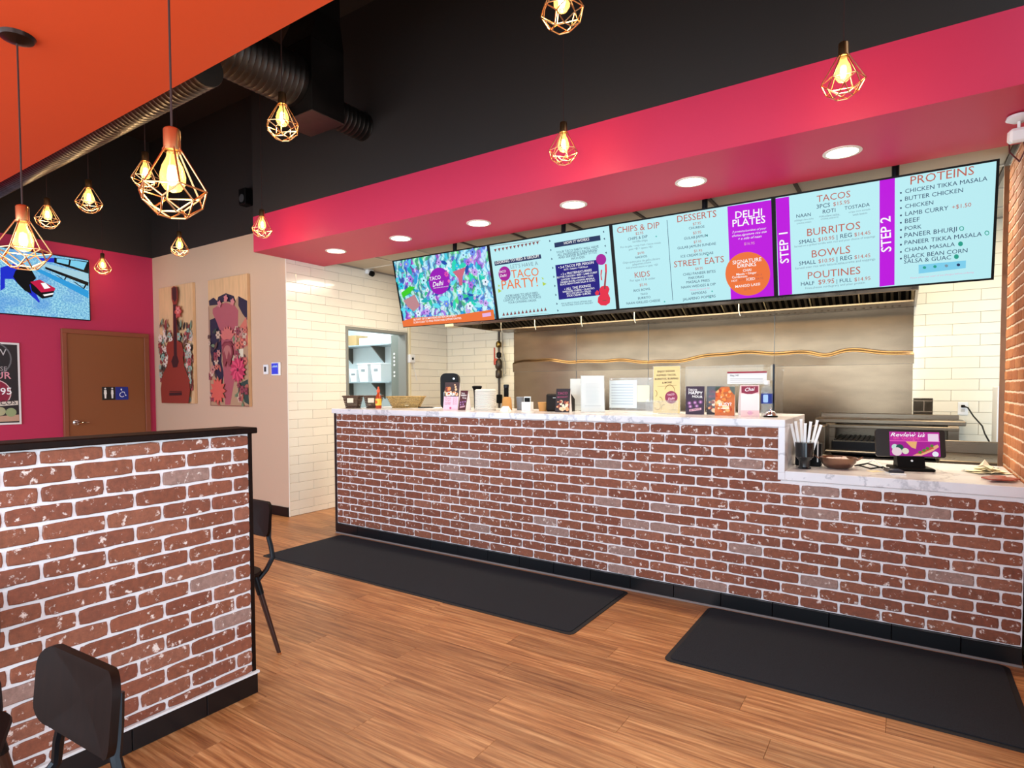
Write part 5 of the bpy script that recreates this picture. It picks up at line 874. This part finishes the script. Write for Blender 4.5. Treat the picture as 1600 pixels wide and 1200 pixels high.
t=thing('flared_cup',(.80,.62,ZT),'black flared cup behind the narrow red card','cup'); MB().lathe([(.028,0),(.03,.12),(.034,.17),(.045,.20),(.045,.205),(.03,.205)],18).build('cup_body',BLACKP,t,True); MB().lathe([(.046,.195),(.047,.21),(.03,.215)],18).build('cup_lid',BLACKP,t,True)
t=thing('bowl_stack',(1.085,.36,ZT),'stack of white paper bowl lids standing on the bar','bowls')
q=MB(); 
for k in range(16): q.lathe([(.088,k*.011),(.096,k*.011+.004),(.096,k*.011+.008),(.088,k*.011+.0105)],26)
q.build('stacked_lids',mat('white_paperboard','#eeebe2',.6),t,True); MB().lathe([(.09,.176),(.085,.182),(.0001,.182)],26,cap=False).build('top_lid',MATS['white_paperboard'],t,True)
t=thing('black_tin',(1.13,.62,ZT),'black tin standing behind the white lid stack','tin'); MB().lathe([(.022,0),(.022,.21),(.02,.215)],18).build('tin_body',BLACKP,t,True); MB().lathe([(.024,.195),(.025,.22),(.02,.225)],18).build('tin_lid',BLACKM,t,True)
t=thing('paper_cup',(1.27,.42,ZT),'kraft brown paper cup upside down beside the white lid stack','cup'); MB().lathe([(.045,0),(.045,.006),(.04,.09),(.03,.115),(.0001,.115)],22,cap=False).build('cup_body',mat('kraft_paper','#c08a4a',.8),t,True); MB().lathe([(.044,0),(.047,.003),(.045,.007)],22).build('rolled_rim',MATS['kraft_paper'],t,True)
t=thing('grey_cup',(1.36,.50,ZT),'grey cup just behind the kraft paper cup','cup'); MB().lathe([(.032,0),(.038,.11),(.034,.112)],18).build('cup_body',mat('slate_grey','#6d7074',.6),t,True); MB().lathe([(.039,.105),(.039,.113),(.03,.116)],18).build('cup_lid',MATS['slate_grey'],t,True)
t=thing('white_card',(1.35,.25,ZT),'low white folded card in front of the kraft cup','card'); MB().add([(-.04,0,0),(.04,0,0),(.03,.03,.04),(-.03,.03,.04),(-.04,.06,0),(.04,.06,0)],[(0,1,2,3),(5,4,3,2),(0,4,5,1),(0,3,4),(1,5,2)]).build('card_body',PAPER,t)
t=thing('card_holder',(1.50,.36,ZT),'white card holder with dark cards between the kraft cups','holder'); MB().cbox(-.045,.045,0,.05,0,.075,.003).build('holder_body',WHITEP,t); MB().cbox(-.02,.03,.01,.015,.06,.11,.001).build('dark_card',BLACKP,t); MB().cbox(-.03,.035,.02,.024,.06,.12,.001).build('white_card_insert',PAPER,t)
t=thing('kraft_tub',(1.64,.42,ZT),'short kraft paper tub beside the squat black receipt printer','tub'); MB().lathe([(.042,0),(.05,.07),(.048,.07)],20).build('tub_body',MATS['kraft_paper'],t,True); MB().lathe([(.051,.064),(.052,.072),(.045,.074)],20).build('tub_lid',MATS['kraft_paper'],t,True)
t=thing('receipt_printer',(1.80,.42,ZT),'squat black receipt printer near the middle of the bar','printer',rz=.1); MB().cbox(-.11,.06,-.06,.08,0,.145,.012).build('printer_body',mat('charcoal_plastic','#1c1510',.5,spec=.12),t); MB().prism([(-.06,0),(.08,0),(.08,.10),(-.02,.155),(-.06,.12)],.06,.09,'x').build('side_wedge',MATS['charcoal_plastic'],t); MB().box(-.045,-.02,-.0615,-.06,.11,.114).build('maker_plate',mat('silver_print','#d8d8d8',.4),t)
def holder(x,y,lab,w_,h_,lean,rz,prn=None,face='#cdd4d3',front=.05):
    t=thing('sign_holder',(x,y,ZT),lab,'sign holder','clear acrylic sign holders on the bar',rz)
    m4=Matrix.Rotation(-lean,4,'X')
    MB().cbox(-w_/2,w_/2,-.002,.002,0,h_,.0008,m4).build('acrylic_back',ACRYL,t); MB().cbox(-w_/2,w_/2,-.03,.09,0,.004,.001).build('acrylic_foot',ACRYL,t)
    f=MB().add([(0,0,0),(w_-.01,0,0),(w_-.01,0,h_-.01),(0,0,h_-.01)],[(0,1,2,3)]).build('inserted_sheet',mat('sheet_'+face[1:],face,.6),t)
    f.rotation_euler=(-lean,0,0); f.location=(-w_/2+.005,-.003,.006)
    if prn: P=Print(w_-.01,h_-.01,-.0004); prn(P); P.build(f)
    return t
def backlines(P):
    rr=random.Random(8)
    for k in range(16):
        y=.78-k*.035; P.poly([(.2,y),(rr.uniform(.6,.8),y),(.8,y-.012),(.2,y-.012)],'#c6cccc')
    P.poly([(.15,.15),(.85,.15),(.85,.17),(.15,.17)],'#b8c0c0')
holder(1.93,.60,'leaning white sheet in a holder behind the dark taco card',.25,.28,.25,.5,backlines)
holder(2.115,.36,'upright white notice in a holder, left of the flat clear panel',.19,.30,.25,.5,backlines)
t=thing('acrylic_panel',(2.37,.58,ZT),'clear panel with two taped sheets between the white notice and yellow sign','panel',rz=-.05)
MB().cbox(-.22,.15,-.003,.003,.0,.27,.001).build('acrylic_sheet',ACRYL,t); f=MB().add([(-.215,-.004,.03),(.02,-.004,.03),(.02,-.004,.25),(-.215,-.004,.25)],[(0,1,2,3)]).build('notice_sheet',mat('sheet_blue','#d5e2e6',.6),t)
P=Print(1,1,-.0045)
for k in range(8): P.poly([(-.20,.22-k*.022),(-.01,.22-k*.022),(-.01,.213-k*.022),(-.20,.213-k*.022)],'#b3c2cc',clip=False)
P.build(t); MB().add([(.022,-.004,.08),(.125,-.004,.08),(.125,-.004,.21),(.022,-.004,.21)],[(0,1,2,3)]).build('notice_sheet',mat('sheet_ivory','#d8dcc8',.6),t)
for x in (-.2,.13): MB().prism(circ(x,.26,.006,n=10),-.006,.0,'y').build('screw_cap',WHITEP,t)
def yellow(P):
    for s_,a,b_,y in (('ENJOY INDIAN',.16,.80,.87),('INSPIRED TACOS,',.12,.86,.79),('BURRITOS, BURPING',.06,.94,.71),('& MORE!',.34,.70,.63)): P.text(s_,(a,y),(b_,y+.01),'#4a3420','b')
    P.poly([(.15,.57),(.88,.59),(.88,.595),(.15,.575)],'#8a7040')
    n=14; pts=[]
    for i in range(n+1): tt=i/n; pts.append((.06+.16*math.sin(tt*3.1),.56-tt*.42))
    for c_,k0 in (('#8a6420',0),):
        for cx,cz,r_,a0,a1 in ((.16,.16,.13,-2.8,1.6),(.05,.42,.10,-1.2,1.4),(.62,.46,.2,0,2.8),(.42,.10,.12,1.4,3.4),(.24,.26,.12,-.3,1.6)):
            o=[];i_=[]
            for k in range(15):
                a=a0+(a1-a0)*k/14; o.append((cx+r_*math.cos(a),cz+r_*math.sin(a)*.75)); i_.append((cx+(r_-.018)*math.cos(a),cz+(r_-.018)*math.sin(a)*.75))
            P.poly(o+i_[::-1],c_)
    P.circle(.68,.34,P.W*.235,'#8e2448'); P.text('TACO',(.54,.37),(.80,.39),'#f4d0de','b'); P.text('Delhi',(.56,.28),(.83,.30),'#f4d0de','bi')
    P.text('tacodelhi.ca',(.62,.06),(.88,.07),'#4a3a28')
t=holder(2.70,.36,'yellow sign about Indian inspired tacos in a clear holder on the bar',.205,.35,.0,.0,yellow,'#ead08e'); MB().cbox(-.14,.10,-.05,-.046,.0,.10,.001).build('acrylic_pocket',ACRYL,t)
# sneeze guard
t=thing('sneeze_guard',(2.60,.42,ZT),'clear glass sneeze guard with slim black corner post at the end of the bar','glass screen')
MB().cbox(.0,.80,-.004,.004,0,.345,.001).build('glass_pane',GLASS,t); MB().cbox(.806,.812,.0,.34,0,.345,.001).build('glass_pane',GLASS,t); MB().cbox(.800,.812,-.008,.004,0,.345,.001).build('corner_post',BLACKM,t)
f=MB().cbox(.51,.765,-.009,-.006,.215,.30,.0005).build('taped_notice',PAPER,t); MB().box(.51,.765,-.0105,-.009,.288,.30).build('notice_band',mat('wine_red','#9a2a3c',.6),f)
P=Print(1,1,-.0095); P.text('Hey, Hi!',(.53,.268),(.585,.268),'#303030','b')
for z in (.252,.242,.228): P.poly([(.53,z),(.74,z),(.74,z-.002),(.53,z-.002)],'#9a9aa0',clip=False)
P.build(t)
# bottle, bell
t=thing('water_bottle',(3.378,.34,ZT),'clear water bottle with blue label behind the service bell','bottle')
MB().lathe([(.032,0),(.036,.006),(.036,.16),(.030,.19),(.016,.205),(.016,.215)],22).build('bottle_body',mat('clear_pet','#dcecf0',.05,alpha=.35,trans=.6),t,True)
MB().lathe([(.0365,.085),(.0365,.15)],22,cap=False).build('label_band',mat('label_blue','#22409a',.4),t,True); MB().prism(rrect(.03,.05,.006,3,0,.118),-.039,-.0372,'y').build('label_emblem',mat('label_sky','#9cc0ea',.4),t); MB().lathe([(.018,.21),(.018,.235),(.015,.237)],18).build('cap',WHITEP,t,True)
t=thing('service_bell',(3.42,.24,ZT),'chrome service bell on a black base at the right end of the bar','bell')
MB().lathe([(.042,0),(.044,.004),(.040,.010)],24).build('bell_base',BLACKP,t,True); MB().lathe([(.036,.012),(.035,.022),(.028,.036),(.012,.044),(.0001,.045)],24,cap=False).build('bell_dome',mat('chrome','#d8d8d8',.15,1),t,True); MB().lathe([(.003,.044),(.003,.052),(.007,.054),(.006,.059)],12).build('plunger',MATS['chrome'],t,True)
# ------------------------------------------------------------------ things on the low marble top (z .905)
ZL=.9052
t=thing('straw_cup',(3.63,.15,ZL),'black two-tier cup full of white wrapped straws on the low marble top','cup')
MB().lathe([(.036,0),(.038,.004),(.030,.012),(.030,.045),(.034,.055),(.052,.075),(.054,.16),(.050,.162)],24).build('cup_body',mat('glossy_black','#0c1418',.15,coat=.5),t,True)
rr=random.Random(3)
for k in range(7):
    a=-.22+.08*k; x0=-.03+.01*k
    m4=Matrix.Translation((x0,.0+.012*((k%3)-1),.06))@Matrix.Rotation(a,4,'Y')@Matrix.Rotation(rr.uniform(-.15,.15),4,'X')
    s_=thing('wrapped_straw',(3.63,.15,ZL),['leftmost white wrapped straw in the black cup','second white wrapped straw from the left in the cup','third white wrapped straw from the left in the cup','middle white wrapped straw in the black cup','third white wrapped straw from the right in the cup','second white wrapped straw from the right in the cup','rightmost white wrapped straw in the black cup'][k],'straw','white straws in the black cup'); L_=.21+.012*(k%3)
    MB().cbox(-.0075,.0075,-.003,.003,0,L_,.001,m4).build('paper_sleeve',mat('straw_paper','#fbfbf8',.6),s_); MB().cbox(-.0085,.0085,-.0008,.0008,L_,L_+.008,.0003,m4).build('crimped_end',MATS['straw_paper'],s_)
t=thing('utensil_caddy',(3.63,.33,ZL),'black caddy with a white divider behind the straw cup','holder'); MB().cbox(-.07,.075,-.05,.05,0,.145,.005).build('caddy_body',BLACKP,t); MB().cbox(.055,.062,-.065,-.05,.03,.165,.001).cbox(.0,.062,-.065,-.05,.158,.165,.001).build('divider',WHITEP,t)
t=thing('metal_bowl',(3.80,.27,ZL),'round copper-toned metal bowl with two ring handles on the low marble top','bowl')
BW=mat('bowl_metal','#8a6c5c',.3,.9)
MB().lathe([(.05,0),(.075,.012),(.095,.04),(.103,.068),(.098,.068),(.088,.04),(.07,.018),(.0001,.008)],28,cap=False).build('bowl_body',BW,t,True)
for s_ in (-1,1): MB().tube([(s_*.1,-.02,.055),(s_*.122,-.015,.07),(s_*.128,0,.075),(s_*.122,.015,.07),(s_*.1,.02,.055)],.004,8).build('handle',BW,t,True)
q=MB()
for k in range(26):
    a=rr.uniform(0,6.28); r_=rr.uniform(0,.065); q.cbox(r_*math.cos(a)-.012,r_*math.cos(a)+.012,r_*math.sin(a)-.009,r_*math.sin(a)+.009,.035+rr.uniform(0,.02),.05+rr.uniform(0,.02),.003)
tag(q.build('wrapped_sweets',mat('sweet_wrap','#e0c8b8',.4,objvar=.2),t),kind='stuff')
# tablet till
t=thing('tablet_till',(4.16,.42,ZL),'black tablet till on a stand showing a purple review request','tablet',rz=.25)
MB().cbox(-.10,.11,-.09,.09,0,.018,.005).build('stand_base',BLACKP,t); MB().prism([(-.05,.018),(.05,.018),(.035,.10),(-.02,.10)],-.07,.07,'x').build('stand_neck',BLACKP,t); MB().prism(circ(0,.06,.006,n=10),-.056,-.050,'y').build('neck_screw',WHITEP,t)
m4=Matrix.Translation((0,-.02,.075))@Matrix.Rotation(-.22,4,'X')
sc=MB().prism(rrect(.355,.165,.014,4,-.0,.085),-.008,.012,'y',m4).build('screen_case',mat('tablet_case','#1c1815',.45),t)
f=MB().add([(0,0,0),(.255,0,0),(.255,0,.145),(0,0,.145)],[(0,1,2,3)]).build('screen',mat('till_purple','#050505',.3,emit='#c32aa0',es=.9),t); f.location=(-.105,-.026+.0,.085); f.rotation_euler=(-.22,0,0)
P=Print(.255,.145,-.001); P.poly([(0,0),(1,0),(1,.60),(0,.60)],'#b02898'); P.poly([(0,.60),(1,.60),(1,.64),(0,.63)],'#f060c0'); P.text('Review us',(.02,.80),(.72,.80),'white','bi',h=.022); P.text('on Google!',(.08,.68),(.62,.68),'#ff6ab0')
for k in range(5): P.circle(.33+k*.09,.955,.0028,'white',6)
P.poly([(.77,.62),(.98,.62),(.98,.93),(.77,.93)],'#f6d8f0')
P.circle(.10,.36,.017,'#c8e8e0',14); P.circle(.2,.34,.02,'#2a5a50',14); P.circle(.14,.17,.026,'#f0d8e0',14); P.circle(.31,.2,.018,'#e8e8d0',14); P.poly([(.32,.6),(.55,.6),(.52,.3),(.44,.35)],'#f2b878')
P.poly([(.45,.02),(.95,.50),(.98,.40),(.85,.22),(.62,.02)],'#f0b48a'); P.poly([(.52,.10),(.85,.42),(.88,.34),(.62,.1)],'#c8604a')
for u,v in ((.60,.16),(.68,.25),(.75,.33),(.84,.44)): P.circle(u,v,.009,'#5a8a3a',8)
P.circle(.9,.1,.016,'#f4f4ff',14); P.build(f,.9)
t=thing('card_reader',(4.09,.17,ZL),'small card reader with white dock in front of the tablet till','card reader',rz=.3); MB().cbox(-.035,.045,-.05,.05,0,.010,.003).build('white_dock',WHITEP,t); MB().cbox(-.04,.04,-.035,.06,.010,.024,.004).build('reader_body',mat('reader_navy','#20242e',.3),t); MB().box(-.025,.025,-.02,.03,.024,.0245).build('reader_display',mat('reader_glass','#4a586a',.2),t)
t=thing('paper_slip',(3.99,.22,ZL),'cream paper slip lying left of the card reader','paper'); MB().cbox(-.03,.04,-.03,.03,0,.002,.0004,Matrix.Rotation(.7,4,'Z')).build('slip',mat('cream_paper','#ead9b0',.7),t)
t=thing('charging_cables',(3.98,.30,ZL),'tangle of black and white cables between the bowl and the card reader','cable')
MB().tube([(-.09,.15,.006),(-.06,.05,.012),(-.01,.0,.006),(.05,.01,.02),(.09,-.06,.012)],.0045,6).tube([(-.10,.10,.006),(-.03,.06,.03),(.05,.05,.008),(.14,.08,.006)],.0045,6).build('black_cable',BLACKP,t,True)
MB().tube([(-.06,.12,.006),(.0,.10,.05),(.06,.04,.006),(.10,-.04,.016)],.004,6).tube([(-.02,.12,.006),(.05,.09,.006),(.1,.1,.006)],.004,6).build('white_cable',WHITEP,t,True)
# napkins and sauce packets
NP=mat('napkin_paper','#efe4c0',.8)
for k in range(5):
    t=thing('napkin',(4.53,.50,ZL+.006*k),['cream napkin at the bottom of the loose pile by the pillar','cream napkin low in the loose pile by the pillar','cream napkin in the middle of the loose pile','cream napkin near the top of the loose pile','pointed cream napkin folded on top of the loose pile'][k],'napkin','loose cream napkins by the pillar',rz=.5+.5*k)
    s_=.095-.012*k; n=5; vs=[];rr=random.Random(k+20)
    for i in range(n):
        for j in range(n):
            vs.append((-s_+2*s_*i/(n-1),-s_*.8+1.6*s_*j/(n-1),.001+abs(rr.gauss(0,.005))+(.05*max(0,1-math.hypot(i-2,j-3)/1.6) if k==4 else 0)))
    MB().add(vs,[(i*n+j,(i+1)*n+j,(i+1)*n+j+1,i*n+j+1) for i in range(n-1) for j in range(n-1)]).build('folded_sheet',NP,t)
for k in range(6):
    t=thing('sauce_packet',(4.55+.018*(k%3)-.02*(k//3),.12+.035*k,ZL+.004*(5-k)*.5),['red sauce packet nearest the counter edge','red sauce packet second from the counter edge','red sauce packet leaning in the middle of the heap','red sauce packet under the middle one','red sauce packet toward the napkins','red sauce packet touching the napkins'][k],'packet','red sauce packets by the pillar',rz=.3+.25*k)
    MB().prism(rrect(.11,.06,.006,2),.001,.007,'z').build('sachet_pouch',mat('packet_red','#9c4434',.35,noise=.4,nscale=40),t); MB().cbox(.044,.055,-.03,.03,.002,.005,.001).build('crimped_edge',mat('packet_edge','#d8a088',.4),t)
# ------------------------------------------------------------------ chairs
def chair():
    t=thing('dining_chair',(0,0,0),'x','chair','dark wooden chairs with black metal back posts')
    # faces -y, back at +y; origin on the floor under the seat centre
    sp_=[]
    for (x,y) in rrect(.42,.40,.10,5): sp_.append((x,y+0.0))
    q=MB(); n=len(sp_); q.add([(x,y,.435) for x,y in sp_]+[(x*1.02,y*1.02,.445) for x,y in sp_]+[(x,y,.455) for x,y in sp_],[tuple(range(n))[::-1],tuple(range(2*n,3*n))]+[(i,(i+1)%n,n+(i+1)%n,n+i) for i in range(n)]+[(n+i,n+(i+1)%n,2*n+(i+1)%n,2*n+i) for i in range(n)]).build('seat',WALNUT,t,True)
    # curved back plate
    W_,H_=.345,.185; N=16; q=MB(); out=rrect(W_,H_,.05,5); 
    def bend(x,z,dy): return (x,.265-.12*x*x/(.17*.17)*.22+ (z)*.10+dy,.705+z)
    fr=[bend(x,z,-.009) for x,z in out]; bk=[bend(x,z,.009) for x,z in out]; n=len(out)
    gx,gz=8,4
    # faces by fan over a grid of strips: triangulate through centre rows
    cfr=[bend(-W_/2*.72+W_*.72*i/gx,0,-.009) for i in range(gx+1)]; 
    def side(ring,dy,flip):
        m=len(ring); vs=[]
        for k in (1,.8,.6,.4,.2): vs+=[bend(x*k,z*k,dy) for x,z in out]
        vs+=[bend(0,0,dy)]; fs=[(r_*m+i,r_*m+(i+1)%m,(r_+1)*m+(i+1)%m,(r_+1)*m+i) for r_ in range(4) for i in range(m)]+[(4*m+i,4*m+(i+1)%m,5*m) for i in range(m)]
        q.add(vs,fs)
    side(fr,-.009,0); side(bk,.009,1); q.add(fr+bk,[(i,(i+1)%n,n+(i+1)%n,n+i) for i in range(n)]); q.build('backrest',WALNUT,t,True)
    for s_ in (-1,1):
        MB().tube([(s_*.165,.16,.40),(s_*.165,.215,.445),(s_*.155,.262,.50),(s_*.14,.262,.56),(s_*.122,.262,.60),(s_*.11,.274,.66),(s_*.10,.282,.73)],.0125,8).build('back_post',BLACKM,t,True)
        for (fx,fy,gx_,gy_) in ((.16,-.15,.235,-.215),(.16,.15,.235,.235)):
            a=Vector((s_*fx,fy,.435)); b_=Vector((s_*gx_,gy_,0))
            l=MB().tube([a,a.lerp(b_,.22)],.017,10).tube([a.lerp(b_,.20),b_+Vector((0,0,.006))],[.015,.011],10).build('leg',mat('leg_wood','#3a2019',.3,.2,coat=.3),t,True)
            MB().tube([a,a.lerp(b_,.24)],.018,10).build('leg_socket',BLACKM,l,True)
            MB().tube([b_+Vector((0,0,.010)),b_],.012,10).build('leg_glide',COPPER,l,True)
    MB().tube([(-.16,-.15,.42),(.16,-.15,.42),(.16,.15,.42),(-.16,.15,.42),(-.16,-.15,.42)],.010,6).build('seat_frame',BLACKM,t)
    return t
c1=chair(); c1.location=(2.595,-3.575,0); c1.rotation_euler=(0,0,.06); c1['label']='dark wooden chair in front of the brick partition, its back fully visible'
c2=copy_tree(c1); c2.location=(1.165,-2.21,0); c2.rotation_euler=(0,0,.0); c2['label']='dark wooden chair showing only one side past the end of the partition'
c3=copy_tree(c1); c3.location=(2.0,-3.52,0); c3.rotation_euler=(0,0,1.15); c3['label']='dark wooden chair cut off by the left edge of the frame'
